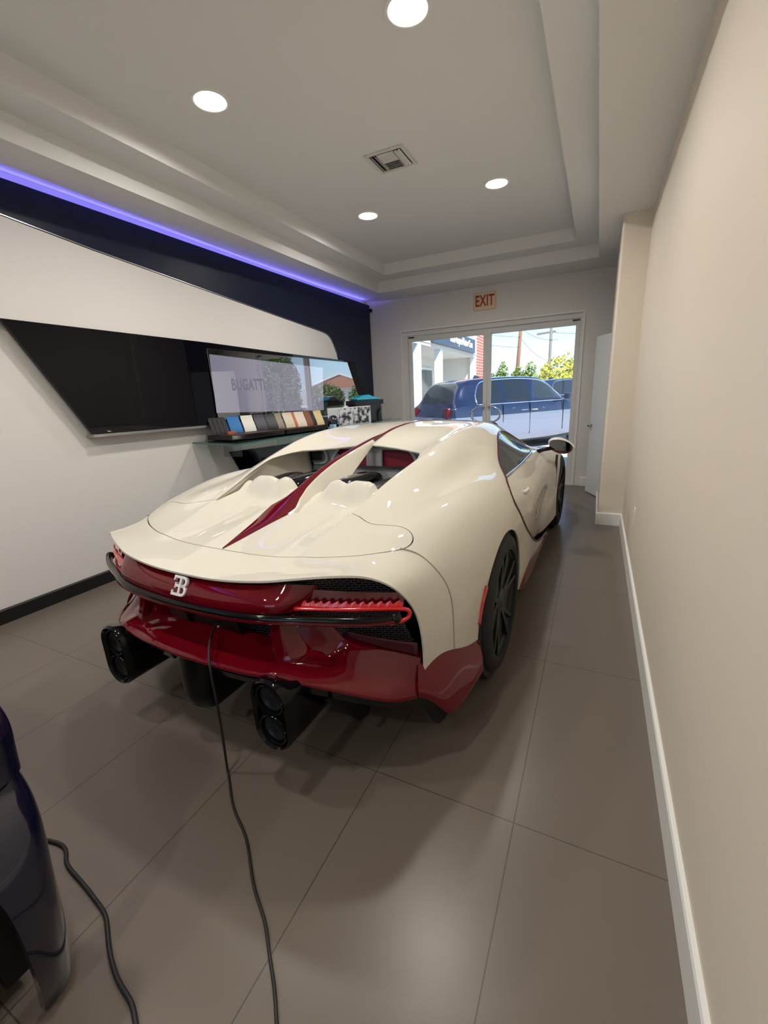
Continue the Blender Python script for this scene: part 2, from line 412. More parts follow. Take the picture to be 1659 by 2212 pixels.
# white side door standing ajar by the pier
m_door = mat('side_door_paint', (.74, .74, .73), .45)
p, q = Vector((-.068, 6.36, 0)), Vector((.085, 6.02, 0)); L_ = (q-p).length
t = empty('door_3', 'plain white door leaf standing open beside the pier near the glass doors', 'door', p, math.atan2((q-p).y, (q-p).x)); t['kind'] = 'structure'
MB().box(0, L_*1.35, 0, .035, .012, 1.99).build('door_leaf', m_door, t, bevel=.002)
MB().lathe([(.012, 0), (.010, -.02), (.022, -.03), (.026, -.042), (.018, -.054), (.001, -.056)], 'y', (.055, 0, .905), 24).build('door_knob', m_steel, t, smooth=True)

# ------------------------------------------------------------------ left wall: navy panel, black glass panel, display
def wall_poly(name, pts, o0, o1, m, parent=None, **kw):
    mb = MB(); n = len(pts); V = [wl(s, z, o0) for s, z in pts]+[wl(s, z, o1) for s, z in pts]
    mb.add(V, [tuple(range(n)), tuple(range(n, 2*n))]+[(i, (i+1) % n, n+(i+1) % n, n+i) for i in range(n)])
    return mb.build(name, m, parent, **kw)
navy = [(-5.6, 2.915), (-5.6, 2.80), (-.93, 2.73), (-.213, 2.640), (.343, 2.572), (1.412, 2.465), (2.411, 2.366), (3.244, 2.283), (3.38, 2.266), (3.45, 2.245), (3.51, 2.205), (3.555, 2.15), (3.64, 2.009), (3.75, 1.83), (4.0, 1.4), (4.3, .9), (4.5, .5), (4.5, .09), (4.70, .09), (4.70, 2.795)]
t = empty('navy_wall_panel', 'long navy blue panel sweeping along the top of the left wall', 'wall panel', WA)
for o in [wall_poly('panel', navy, .0, .08, m_navy, bevel=.003), wall_poly('edge_trim', [(a[0], a[1]) for a in navy[1:13]]+[(a[0]+.0, a[1]+.006) for a in navy[1:13]][::-1], .08, .083, m_steel)]:
    o.parent = t; o.matrix_parent_inverse = Matrix.Translation(-WA)
m_led = mat('led_blue', (.05, .05, .1), .5, emit=(.17, .15, 1.0), estr=34)
t = empty('led_strip', 'blue glowing light strip on top of the navy panel under the ceiling', 'light strip', WA)
V = [wl(s, z+dz, o) for dz in (-.034, .012) for o in (.002, .006) for s, z in ((-5.6, 2.9155), (4.6, 2.7955))]
o = MB().add(V, [(0, 2, 3, 1), (4, 5, 7, 6), (0, 1, 5, 4), (2, 6, 7, 3), (0, 4, 6, 2), (1, 3, 7, 5)]).build('strip', m_led)
V = [wl(s, z+dz, o_) for dz in (0, .009) for o_ in (.0765, .08) for s, z in ((-5.6, 2.915), (4.7, 2.795))]
o2 = MB().add(V, [(0, 2, 3, 1), (4, 5, 7, 6), (0, 1, 5, 4), (2, 6, 7, 3), (0, 4, 6, 2), (1, 3, 7, 5)]).build('lip', m_navy); o2.parent = t; o2.matrix_parent_inverse = Matrix.Translation(-WA)
o.parent = t; o.matrix_parent_inverse = Matrix.Translation(-WA)
# black glass panel
tvt = [(-.365, 2.009), (1.305, 1.987), (2.58, 1.952), (4.087, 1.925)]
tv = tvt+[(4.52, 1.15), (1.126, 1.208), (.048, 1.225)]
bei = [(-5.6, 2.78), (-5.6, 2.012)]+tvt[:3]+[(3.66, 1.935)]+[(a-.004, b-.004) for a, b in navy[12:2:-1]]+[(-.93, 2.726)]
o = wall_poly('beige_wall_panel', bei, .0, .077, m_wallL); tag(o, 'beige panel between the navy panel and the black gloss panel', 'wall panel')
t = empty('black_glass_panel', 'large black gloss slanted panel on the left wall below the beige strip', 'wall panel', WA)
for o in [wall_poly('glass', tv, .06, .095, m_bglass, bevel=.002), wall_poly('bottom_trim', [(.05, 1.222), (4.45, 1.150), (4.45, 1.128), (.04, 1.200)], .0, .10, m_steel)]:
    o.parent = t; o.matrix_parent_inverse = Matrix.Translation(-WA)
low = [(1.454, .895), (1.60, .62), (1.9, .45), (4.5, .45), (4.5, .80)]
o = wall_poly('lower_black_panel', low, .0, .02, m_bglass); tag(o, 'black slanted panel low on the left wall under the glass shelf', 'wall panel')
# display with light screen, hinged slightly off the wall
HP = Vector((-3.461, 3.254, 0)); AL = math.radians(3.2)
m_disp = mat('display_glass', (.004, .004, .005), .01, ior=5, spec=.5)
m_screen = mat('screen_page', (.03, .03, .033), .01, ior=5, emit=(.44, .42, .56), estr=.34)
m_scrtxt = mat('screen_text', (.05, .05, .05), .4, emit=(.22, .2, .27), estr=.5)
t = empty('wall_display', 'glossy display mirroring the street, its lit pale page at the left', 'display', HP, -AL)
def dpoly(name, pts, a, b, m, bevel=0):
    n = len(pts); V = [(a, s, z) for s, z in pts]+[(b, s, z) for s, z in pts]
    return MB().add(V, [tuple(range(n)), tuple(range(n, 2*n))]+[(i, (i+1) % n, n+(i+1) % n, n+i) for i in range(n)]).build(name, m, t, bevel=bevel)
dpoly('display_body', [(-.0, 1.93), (2.46, 1.893), (2.85, 1.15), (.02, 1.24)], -.012, 0, m_disp, .002)
dpoly('screen', [(.022, 1.877), (1.85, 1.80), (1.80, 1.25), (.008, 1.316)], 0, .002, m_screen)
text_mesh('lettering', 'BUGATTI', .165, m_scrtxt, Matrix.Translation((.0025, .49, 1.583)) @ Matrix.Rotation(math.radians(90), 4, 'Z') @ EX, t, .0005, xscale=.68, bold=.004, spacing=1.08)

# ------------------------------------------------------------------ glass shelf, trays, swatches
m_shelf = pane_mat('shelf_glass', (.80, .90, .88), .5)
m_shelfedge = mat('shelf_edge', (.05, .16, .15), .08)
m_support = pane_mat('support_glass', (.86, .92, .92), .06)
t = empty('glass_shelf', 'long clear glass shelf with green edge on the left wall', 'shelf', (0, 0, 0))
SH = [(-3.56, 3.0), (-2.905, 2.915), (-2.78, 4.6), (-2.72, 6.2), (-3.50, 6.2)]
MB().prism(SH, 'z', 1.035, 1.05).build('shelf_board', m_shelf, t)
e = [SH[0], SH[1], SH[2], SH[3]]; ee = []
mb = MB()
for p, q in zip(e[:-1], e[1:]):
    d = Vector((q[0]-p[0], q[1]-p[1], 0)).normalized(); n = Vector((d.y, -d.x, 0))
    V = [(p[0]+n.x*k, p[1]+n.y*k, z) for k in (.0005, .003) for z in (1.035, 1.05)]+[(q[0]+n.x*k, q[1]+n.y*k, z) for k in (.0005, .003) for z in (1.035, 1.05)]
    mb.add(V, [(0, 1, 5, 4), (2, 6, 7, 3), (0, 4, 6, 2), (1, 3, 7, 5), (0, 2, 3, 1), (4, 5, 7, 6)])
mb.build('shelf_edge', m_shelfedge, t, label='dark green polished glass edge')
for y in (3.35, 4.2): MB().box(-3.53, -3.28, y-.005, y+.005, .86, 1.035).build('glass_support', m_support, t)
m_tray = mat('tray_black', (.012, .012, .012), .12)
m_trayin = mat('tray_tan', srgb(70, 45, 32), .6)
def tray(p, q, r, label):
    """p,q front edge; r back-left"""
    t = empty('sample_tray', label, 'tray', (p[0], p[1], 1.051), 0, 'black sample trays on the glass shelf')
    P = [Vector((x[0]-p[0], x[1]-p[1])) for x in (p, q, (q[0]+r[0]-p[0], q[1]+r[1]-p[1]), r)]
    MB().prism(P, 'z', .004, .052).build('tray_body', m_tray, t, bevel=.003)
    c = sum(P, Vector((0, 0)))/4; MB().prism([c+(v-c)*.93 for v in P], 'z', .0505, .0535).build('tray_inlay', m_trayin, t)
    return t
tray((-3.135, 3.10), (-2.972, 3.69), (-3.53, 3.16), 'left black tray of colour samples on the glass shelf, in front')
tray((-2.966, 3.72), (-2.845, 4.335), (-3.36, 3.78), 'right black tray of samples on the glass shelf, nearer the doors')
q0 = Vector((-3.393, 3.348)); qd = (Vector((-2.931, 4.39))-q0).normalized(); qn = Vector((qd.y, -qd.x))
sw = [('bright blue', srgb(0, 110, 180), -.002, .132, 'bright blue curved sample board beside the white one'),
 ('deep blue', srgb(20, 70, 165), -.042, .0, 'thin deep blue curved board edge left of the bright blue board'),
 ('white', srgb(225, 222, 215), .147, .28, 'white curved leather sample board between the blue and slate boards'),
 ('slate', srgb(42, 46, 62), .287, .416, 'dark slate blue curved sample board right of the white one'),
 ('ink', srgb(24, 24, 32), .420, .538, 'nearly black curved sample board between slate and grey boards'),
 ('taupe', srgb(140, 128, 112), .548, .632, 'grey taupe curved sample board left of the cream boards'),
 ('cream', srgb(205, 196, 172), .632, .752, 'cream curved sample board left of the thin orange one'),
 ('orange', srgb(190, 95, 50), .752, .782, 'thin orange curved board between two cream boards'),
 ('pale cream', srgb(214, 202, 184), .782, .906, 'pale cream curved sample board between orange and brown'),
 ('brown', srgb(128, 72, 48), .908, .988, 'reddish brown curved leather sample board near the tray end'),
 ('black', srgb(22, 20, 20), .990, 1.038, 'narrow black curved board between the brown and tan boards'),
 ('tan', srgb(205, 185, 140), 1.038, 1.142, 'tan curved sample board, last at the right tray end')]
for k in range(4): sw.append(('black', srgb(10+k, 10+k, 12+k), -.213+k*.043, -.213+k*.043+.043, ['glossy black thin board, first at the left tray end', 'second thin black board from the left tray end', 'third thin black board from the left tray end', 'black thin board just left of the deep blue board'][k]))
for nm, c, a, b, lab in sw:
    if nm == 'deep blue': b = -.002
    w = b-a-.004
    t0 = q0+qd*(a+.002); m_ = mat('leather_'+nm.replace(' ', '_')+str(len(MATS)), c, .45, bump=(300, .25))
    prof = []                                  # S-shaped profile: depth (towards the room), height
    for i in range(13):
        h = i/12; prof.append((.028*math.cos(h*math.pi*.95)-.012-.03*h, .018+.165*h))
    V = []; F = []
    for (d, h) in prof:
        for s_ in (0, w):
            for th in (0, -.008):
                pp = t0+qd*s_+qn*(d+th-(.022 if nm in ('deep blue', 'black', 'taupe') else 0)+(.085 if a < -.05 else 0)); V.append((pp.x-t0.x, pp.y-t0.y, h-.018))
    for i in range(12):
        A, B = i*4, i*4+4; F += [(A, A+2, B+2, B), (A+1, B+1, B+3, A+3), (A, B, B+1, A+1), (A+2, A+3, B+3, B+2)]
    F += [(0, 1, 3, 2), (48, 50, 51, 49)]
    o = MB().add(V, F).build('sample_board', m_, None, smooth=True, split=40); o.location = (t0.x, t0.y, 1.1055)
    tag(o, lab, 'sample', 'curved colour sample boards on the shelf')
o = MB().box(-.02, .02, -.045, .045, 0, .028).build('sample_block', mat('block_orange', srgb(170, 100, 65), .5), bevel=.003); o.location = (-3.27, 3.235, 1.1045); o.rotation_euler = (0, 0, -.27)
tag(o, 'small orange brown block in front of the black boards', 'sample')
# things on the right end of the shelf
m_pic = mat('picture_print', (.5, .52, .56), .25); noise_colour(m_pic, (.04, .045, .05), (.75, .77, .82), 14, 3, .42, .58)
m_white = mat('gloss_white', (.82, .82, .82), .3)
def picture(name, p, q, z0, z1, label, m):
    p, q = Vector((*p, 0)), Vector((*q, 0)); L = (q-p).length
    t = empty(name, label, 'picture', (p.x, p.y, 1.051), math.atan2((q-p).y, (q-p).x))
    MB().box(0, L, 0, .012, z0, z1).build('board', m_white, t, bevel=.001)
    MB().box(.012, L-.012, -.002, 0, z0+.012, z1-.012).build('print', m, t)
    return t
picture('picture_board', (-2.93, 4.72), (-2.78, 5.32), 0, .23, 'white edged photo board of wheels at the right shelf end', m_pic)
m_pic2 = mat('picture_blue', (.3, .4, .6), .25); noise_colour(m_pic2, (.02, .18, .5), (.78, .8, .84), 5, 2, .40, .5)
picture('picture_board', (-3.17, 4.85), (-2.99, 5.15), .055, .225, 'white framed photo of a blue car behind the black helmet', m_pic2)
t = empty('model_helmet', 'glossy black domed helmet shaped model on the shelf by the photos', 'model', (-2.925, 4.595, 1.051), .2)
mb = MB(); prof = [(.001, .165), (.03, .162), (.06, .148), (.082, .12), (.092, .085), (.094, .05), (.085, .02), (.07, .006)]
mb.lathe(prof, 'z', (0, 0, 0), 32); o = mb.build('shell', mat('model_black', (.006, .006, .007), .06, coat=1), t, smooth=True); o.scale = (.75, 1.05, .9)
MB().box(-.055, .055, -.06, .06, 0, .008).build('stand', m_white, t)
for k in range(3): MB().box(-.012, .012, -.004, .004, 0, .01, Matrix.Translation((.045, -.055+k*.03, .10+.012*k)) @ Matrix.Rotation(.5, 4, 'Y')).build('highlight_bar', m_white, t)  # white bars drawn as small highlights on the black shell
o = MB().prism([(-.03, -.03), (.03, -.03), (.03, .03), (-.03, .03)], 'z', 0, .05).build('blue_box', mat('pale_blue_acrylic', srgb(150, 200, 230), .15), bevel=.004); o.location = (-2.82, 4.41, 1.051)
tag(o, 'small pale blue box at the glass shelf edge right of the trays', 'box')
t = empty('scale_model', 'scale model car with cyan roof on a black plinth atop the photo boards', 'model car', (-3.02, 5.62, 1.051), 1.3)
MB().box(-.30, .30, -.09, .09, .235, .30).build('plinth', m_tray, t, bevel=.003)
MB().box(-.28, .28, -.07, .07, 0, .235).build('plinth_leg', m_shelf, t)
P = [(-.22, .30), (-.24, .325), (-.20, .335), (-.10, .37), (.02, .375), (.12, .345), (.22, .33), (.24, .315), (.22, .30)]
o = MB().prism(P, 'y', -.075, .075).build('model_body', mat('model_cyan', srgb(40, 190, 225), .15, coat=1), t, bevel=.012, bseg=3)
# ================================================================== SPORTS CAR  (local frame: x right, y forward, z up)
TH = .03
CREAM = (.68, .645, .555)
m_cream = mat('cream_paint', CREAM, .6, coat=1, spec=.0, coat_rough=.015)
m_redp = mat('red_paint', (.125, .002, .007), .5, spec=0, coat=1, coat_rough=.015)
m_redd = mat('dark_red_paint', (.05, .003, .007), .4, spec=.1, coat=.6)
m_gblack = mat('gloss_black', (.004, .004, .0045), .10, spec=.32)
m_sblack = mat('satin_black', (.012, .012, .013), .45)
m_carbon = mat('dark_carbon', (.005, .005, .0055), .3, spec=.3)
m_rubber = mat('tyre_rubber', (.014, .014, .015), .75)
m_rim = mat('rim_black', (.022, .022, .024), .38, metal=.2)
m_disc = mat('brake_disc', (.12, .12, .12), .4, metal=1)
m_cglass = mat('car_glass', (.012, .016, .018), .02, spec=.6)
m_tail = mat('tail_red', (.45, .004, .008), .2, coat=1, emit=(1, .01, .015), estr=.06)
m_taild = mat('tail_red_dark', (.10, .003, .005), .15, coat=1)
m_marker = mat('marker_red', (.5, .015, .015), .2, coat=1)
m_badge = mat('badge_silver', (.85, .85, .86), .25, metal=.2)
m_mirror = mat('mirror_glass', (.16, .17, .19), .02, metal=1)
m_int = mat('interior_grey', (.50, .53, .56), .5)
m_intred = mat('interior_red', (.22, .012, .03), .5)
# wire mesh pattern
m_mesh = mat('wire_mesh', (.01, .01, .011), .3, metal=.4)
brick_colour(m_mesh, (.0025, .0025, .003), (.004, .004, .004), (.12, .125, .145), .023, .0096, .0014, .5, rot=(math.radians(90), 0, 0), smooth=.3, bump=.6)

car = empty('sports_car', 'cream and dark red two tone sports car with a light bar tail', 'car', (-1.353, 1.95, 0), -TH)

R13 = 13
T = []
T.append([(0, -.935, .797), (.14, -.933, .799), (.28, -.925, .809), (.39, -.909, .820), (.425, -.900, .824), (.46, -.888, .828), (.54, -.858, .836), (.64, -.815, .841), (.73, -.770, .831), (.797, -.735, .795), (.848, -.671, .688), (.868, -.645, .56), (.868, -.640, .30)])
T.append([(0, -.73, .824), (.14, -.73, .823), (.28, -.722, .824), (.37, -.71, .832), (.405, -.70, .837), (.44, -.69, .839), (.545, -.66, .842), (.65, -.62, .847), (.75, -.575, .842), (.835, -.535, .800), (.90, -.48, .69), (.920, -.46, .56), (.92, -.45, .30)])
T.append([(0, -.55, .856), (.14, -.55, .853), (.28, -.545, .845), (.36, -.54, .866), (.395, -.54, .879), (.43, -.535, .881), (.55, -.52, .884), (.65, -.50, .890), (.75, -.46, .887), (.85, -.42, .838), (.93, -.37, .70), (.947, -.36, .56), (.945, -.35, .30)])
T.append([(0, -.37, .888), (.14, -.375, .884), (.27, -.36, .869), (.385, -.37, .902), (.425, -.375, .920), (.455, -.37, .922), (.56, -.36, .930), (.66, -.34, .926), (.76, -.31, .922), (.86, -.27, .878), (.955, -.22, .715), (.970, -.21, .56), (.968, -.2, .30)])
T.append([(0, -.1, .95), (.14, -.1, .945), (.28, -.1, .945), (.425, -.1, .985), (.456, -.1, 1.001), (.485, -.1, .998), (.58, -.09, .977), (.68, -.08, .950), (.79, -.05, .957), (.875, -.02, .927), (.978, .0, .745), (.990, 0, .56), (.985, 0, .30)])
T.append([(0, .2, 1.05), (.14, .2, 1.04), (.30, .2, 1.04), (.47, .2, 1.058), (.50, .2, 1.074), (.53, .2, 1.069), (.61, .2, 1.030), (.70, .2, .970), (.805, .2, .967), (.885, .2, .932), (.988, .2, .75), (1.0, .2, .56), (.995, .2, .30)])
T.append([(0, .52, 1.098), (.15, .54, 1.088), (.30, .52, 1.078), (.47, .5, 1.110), (.53, .5, 1.135), (.56, .5, 1.129), (.64, .5, 1.080), (.715, .5, 1.002), (.82, .5, .960), (.893, .5, .915), (.985, .5, .75), (1.0, .5, .56), (1.0, .5, .26)])
T.append([(0, .8, 1.155), (.15, .8, 1.148), (.3, .8, 1.144), (.5, .8, 1.158), (.548, .8, 1.170), (.58, .8, 1.163), (.66, .8, 1.110), (.73, .8, 1.05), (.80, .8, .975), (.875, .8, .905), (.975, .8, .75), (1.0, .8, .56), (1.0, .8, .22)])
T.append([(0, 1.2, 1.192), (.15, 1.2, 1.190), (.3, 1.2, 1.187), (.5, 1.2, 1.182), (.56, 1.2, 1.178), (.6, 1.2, 1.165), (.67, 1.2, 1.12), (.73, 1.2, 1.06), (.79, 1.2, .985), (.86, 1.2, .900), (.965, 1.2, .75), (.992, 1.2, .56), (.99, 1.2, .2)])
T.append([(0, 1.7, 1.182), (.15, 1.7, 1.181), (.3, 1.7, 1.176), (.47, 1.7, 1.162), (.53, 1.7, 1.150), (.57, 1.7, 1.132), (.64, 1.7, 1.08), (.71, 1.7, 1.01), (.79, 1.7, .935), (.855, 1.7, .880), (.96, 1.7, .74), (.985, 1.7, .56), (.985, 1.7, .2)])
T.append([(0, 2.1, 1.13), (.15, 2.1, 1.13), (.3, 2.1, 1.12), (.44, 2.1, 1.095), (.5, 2.1, 1.08), (.55, 2.1, 1.055), (.63, 2.1, 1.0), (.71, 2.1, .94), (.79, 2.1, .89), (.865, 2.1, .855), (.96, 2.1, .73), (.985, 2.1, .56), (.985, 2.1, .2)])
T.append([(0, 2.55, .965), (.15, 2.55, .963), (.3, 2.55, .955), (.44, 2.55, .935), (.52, 2.55, .92), (.58, 2.55, .90), (.66, 2.55, .87), (.73, 2.55, .845), (.80, 2.55, .835), (.875, 2.55, .822), (.975, 2.55, .72), (1.0, 2.55, .55), (1.0, 2.55, .2)])
T.append([(0, 2.9, .80), (.15, 2.9, .80), (.3, 2.9, .79), (.44, 2.9, .785), (.52, 2.9, .785), (.58, 2.9, .79), (.66, 2.9, .80), (.73, 2.9, .81), (.80, 2.9, .81), (.885, 2.9, .79), (.988, 2.9, .70), (1.012, 2.9, .55), (1.01, 2.9, .2)])
T.append([(0, 3.35, .68), (.15, 3.35, .68), (.3, 3.34, .675), (.44, 3.33, .67), (.52, 3.32, .68), (.58, 3.31, .69), (.66, 3.3, .70), (.73, 3.28, .705), (.80, 3.26, .69), (.87, 3.23, .66), (.95, 3.2, .58), (.975, 3.18, .45), (.97, 3.17, .2)])
T.append([(0, 3.72, .50), (.15, 3.72, .50), (.3, 3.70, .50), (.44, 3.67, .5), (.52, 3.64, .51), (.58, 3.61, .51), (.66, 3.57, .51), (.73, 3.52, .51), (.80, 3.46, .49), (.85, 3.42, .45), (.88, 3.37, .38), (.89, 3.33, .3), (.88, 3.3, .15)])
BV, BF = surf(T, 9, 6)

RA, FA = .14, 2.78            # axles
WR = .362
CPOLY = [(2.42, .12), (1.85, .20), (1.37, .285), (.995, .42), (.79, .53), (.60, .650), (.49, .75), (.452, .82), (.485, .872), (.56, .902), (.68, .936), (.79, .972), (.93, 1.026), (1.10, 1.078), (1.33, 1.108), (1.62, 1.090), (1.88, 1.025), (2.15, .938), (2.42, .865)]
CP = cspl([(p[0], p[1], 0) for p in CPOLY], 8)[:, :2]
def f_c(P): return np.maximum(sdf(CP, P[:, 1], P[:, 2]), .5-np.abs(P[:, 0]))
DECK = [(-.02, -.735), (.2, -.728), (.338, -.715), (.448, -.700), (.536, -.671), (.618, -.636), (.69, -.592), (.735, -.556), (.762, -.518), (.766, -.478), (.745, -.452), (.70, -.437), (.64, -.441), (.575, -.447), (.52, -.425), (.465, -.388), (.428, -.374), (.37, -.335), (.287, -.319), (.2, -.335), (.1, -.355), (-.02, -.365)]
OPEN = [(-.02, -.365), (.1, -.355), (.2, -.335), (.287, -.319), (.37, -.335), (.426, -.372), (.436, -.27), (.452, -.12), (.468, .0), (.480, .09), (.484, .16), (.477, .24), (.456, .33), (.424, .41), (.36, .475), (.29, .525), (.21, .55), (.1, .557), (-.02, .555)]
WSHIELD = [(-.02, 2.10), (.25, 2.09), (.46, 2.03), (.545, 2.12), (.62, 2.35), (.68, 2.62), (.66, 2.70), (.4, 2.82), (-.02, 2.86)]
DECK = [tuple(p) for p in cspl([(a, b, 0) for a, b in DECK[:19]], 5)[:, :2]]+DECK[19:]
def f_deck(P): return np.maximum(sdf(DECK, P[:, 0], P[:, 1]), .72-P[:, 2])
def f_open(P): return np.maximum(sdf(OPEN, P[:, 0], P[:, 1]), .72-P[:, 2])
def f_ws(P): return np.maximum(sdf(WSHIELD, P[:, 0], P[:, 1]), .72-P[:, 2])
def f_arch(P, a, r): return np.hypot(P[:, 1]-a, (P[:, 2]-WR))-r
# lower edge of the cream shell
LOW = cspl([(-1.1, .43, 0), (-.66, .425, 0), (-.58, .43, 0), (-.47, .41, 0), (-.25, .335, 0), (-.1, .30, 0), (.48, .26, 0), (.62, .285, 0), (.9, .31, 0), (1.29, .25, 0), (1.85, .20, 0), (2.4, .19, 0), (3.3, .2, 0), (3.8, .2, 0)], 6)[:, :2]
def f_low(P): return np.interp(P[:, 1], LOW[:, 0], LOW[:, 1])-P[:, 2]
g = .0022
V, F = BV, BF
V, F = clip(V, F, lambda P: -f_c(P)+.0)
V, F = clip(V, F, lambda P: -f_deck(P)+g)
V, F = clip(V, F, lambda P: -f_open(P))
V, F = clip(V, F, lambda P: -f_ws(P)+g)
V, F = clip(V, F, lambda P: -f_arch(P, RA+.01, .368))
V, F = clip(V, F, lambda P: -f_arch(P, FA, .375))
SV, SF = clip(V, F, lambda P: np.maximum(np.maximum(-f_low(P), -P[:, 1]+.3), P[:, 1]-2.2))      # sill strip in front of the rear wheel
V, F = clip(V, F, f_low)
V, F = mirror(V, F)
mesh('body_shell', V, F, m_cream, car, smooth=True, solid=.008, split=42)
for s in (1, -1):
    W = SV*[s, 1, 1]; W[:, 0] += .012*s
    mesh('side_skirt', W, SF if s > 0 else flip(SF), m_redp, car, smooth=True, solid=.03, split=42, label='dark red side skirt')
# spoiler deck panel
V, F = clip(BV, BF, lambda P: f_deck(P)+g)
V, F = mirror(V, F)
mesh('deck_panel', V, F, m_cream, car, smooth=True, solid=.01, split=42)
V, F = clip(BV, BF, lambda P: f_ws(P)+g); V, F = mirror(V, F)
mesh('windshield', V, F, m_cglass, car, smooth=True, solid=.006)
# doors with side glass
WIN = cspl([(.59, .902, 0), (.68, .925, 0), (.79, .959, 0), (.93, 1.011, 0), (1.10, 1.062, 0), (1.33, 1.091, 0), (1.60, 1.073, 0), (1.85, 1.009, 0), (2.06, .930, 0), (2.14, .896, 0)], 6)[:, :2]
WIN = np.vstack([WIN, [(2.10, .886), (1.7, .894), (1.2, .899), (.8, .896)]])
def f_win(P): return np.maximum(sdf(WIN, P[:, 1], P[:, 2]), .5-np.abs(P[:, 0]))
def recess(V):
    V = V.copy(); d = -f_c(V); k = np.exp(-np.maximum(d, 0)/.10)*np.clip((2.3-V[:, 1])/.6, 0, 1)
    k *= np.clip((1.02-V[:, 2])/.2, .25, 1)
    V[:, 0] -= .055*k
    # sculpted hollow low in the door
    h = np.exp(-(((V[:, 1]-1.75)/.42)**2+((V[:, 2]-.50)/.14)**2)); V[:, 0] -= .035*h
    return V
BD = clip(BV, BF, lambda P: f_c(P)+.004)
BD = clip(*BD, lambda P: -f_arch(P, FA, .375))
DV, DF = clip(*BD, lambda P: -f_win(P)+.002); GV, GF = clip(*BD, lambda P: f_win(P)+.002)
DV, GV = recess(DV), recess(GV)
for s in (1, -1):
    d = mesh('door', DV*[s, 1, 1], DF if s > 0 else flip(DF), m_cream, car, smooth=True, solid=.012, split=42)
    W = GV*[s, 1, 1]; W[:, 0] -= .006*s
    mesh('side_window', W, GF if s > 0 else flip(GF), m_cglass, d, smooth=True, solid=.004)
    # quarter trim at the window's rear corner, belt strip added as the door top's sky glint, handle
    bel = []
    for v in np.linspace(.60, 2.2, 14):
        i = np.argmin(np.abs(GV[:, 1]-v)+8*np.abs(GV[:, 2]-(.905-.012*(v-.8)))); bel.append((GV[i, 0]*s+.004*s, GV[i, 1], GV[i, 2]-.004))
    bel = cspl(bel[::2], 4)
    MB().tube(bel, .007, 8).build('belt_strip', m_chrome, d, smooth=True)
    MB().tube(cspl([(.935*s, .80, .784), (.955*s, .83, .782), (.958*s, .90, .776), (.952*s, .98, .770), (.93*s, 1.01, .768)], 6), .013, 8).build('door_handle', m_cream, d, smooth=True)
    # C line trim
    cl = []
    CV, CF = clip(BV, BF, lambda P: f_c(P)); dd = np.abs(f_c(CV)); ed = CV[(dd < 1e-4) & (CV[:, 0] > .5)]
    ed = ed[ed[:, 1] < 2.35]
    ang = np.arctan2(ed[:, 2]-.75, ed[:, 1]-1.5) % (2*math.pi); o_ = ed[np.argsort(ang)]
    pts = [o_[0]]
    for p in o_[1:]:
        if np.linalg.norm(p-pts[-1]) > .03: pts.append(p)
    pts = [p for p in pts if p[1] < 2.3]
    MB().tube([(p[0]*s-.002*s, p[1]+.004, p[2]) for p in cspl(pts, 3)], .0085, 8).build('c_line_trim', m_redd, car, smooth=True, label='thin dark red line round the door and window')
    # inner dark wall behind the door gap and wheel tubs
    MB().lathe([(.388, 0), (.40, -.03), (.40, -.40), (.1, -.41), (.001, -.41)], 'x', (0, 0, 0), 40).build('wheel_tub', m_sblack, car, fix=False).matrix_local = Matrix.Translation((.97*s, RA, WR)) @ Matrix.Rotation(0 if s > 0 else math.pi, 4, 'Z')
    MB().lathe([(.376, 0), (.385, -.03), (.385, -.36), (.1, -.37), (.001, -.37)], 'x', (0, 0, 0), 40).build('wheel_tub', m_sblack, car, fix=False).matrix_local = Matrix.Translation((.97*s, FA, WR)) @ Matrix.Rotation(0 if s > 0 else math.pi, 4, 'Z')
    # red side marker on the rear flank
    mk = []
    for (v, w) in [(-.175, .580), (-.21, .53), (-.235, .48), (-.250, .43)]:
        i = np.argmin((BV[:, 1]-v)**2+(BV[:, 2]-w)**2+(BV[:, 0] < .8)*9); mk.append((BV[i, 0]*s+.002*s, v, w))
    MB().tube(cspl(mk, 5), .010, 8).build('side_marker', m_marker, car, smooth=True, label='slim red side marker light')
    MB().tube(cspl([(x*s+.0004*s, y-.0008, z) for x, y, z in [(.742, -.546, .858), (.798, -.522, .838), (.86, -.501, .781), (.896, -.475, .712), (.916, -.462, .628), (.921, -.459, .54), (.922, -.453, .415)]], 6), .0022, 6).build('shut_line', mat('shut_line_grey', (.30, .28, .23), .6), car, smooth=True)
    # mirror
    M = Matrix.Translation((1.035*s, 2.07, .925))
    mm = MB(); rings = [(0, .6), (.02, .92), (.06, 1.0), (.11, .82), (.15, .45), (.165, .05)]; n = 24; Vv = []; Ff = []
    for yy, k in rings:
        for q in range(n):
            a = 2*math.pi*q/n; x = .115*math.cos(a); z = .058*math.sin(a)
            if x*s > 0: z *= 1-.35*(abs(x)/.115)
            Vv.append((x*k, yy, z*k+.12*x*0))
    for i in range(len(rings)-1):
        for q in range(n): Ff.append((i*n+q, i*n+(q+1) % n, (i+1)*n+(q+1) % n, (i+1)*n+q))
    Ff.append(tuple(range(n))); mm.add(Vv, Ff)
    mo = mm.build('mirror_housing', m_cream, car, smooth=True, split=45); mo.matrix_local = M @ Matrix.Rotation(math.radians(14*s), 4, 'Y')
    Vg = [(.098*math.cos(2*math.pi*q/n), -.004, .046*math.sin(2*math.pi*q/n)) for q in range(n)]
    mesh('mirror_glass', Vg, [tuple(range(n))], m_mirror, mo, label='mirror glass')
    MB().tube(cspl([(.09*math.cos(a), .03, .058*math.sin(a)-.004) for a in np.linspace(math.pi*1.05, math.pi*1.95, 7)], 4), .013, 8).build('mirror_trim', m_redp, mo, smooth=True, label='dark red lower edge')
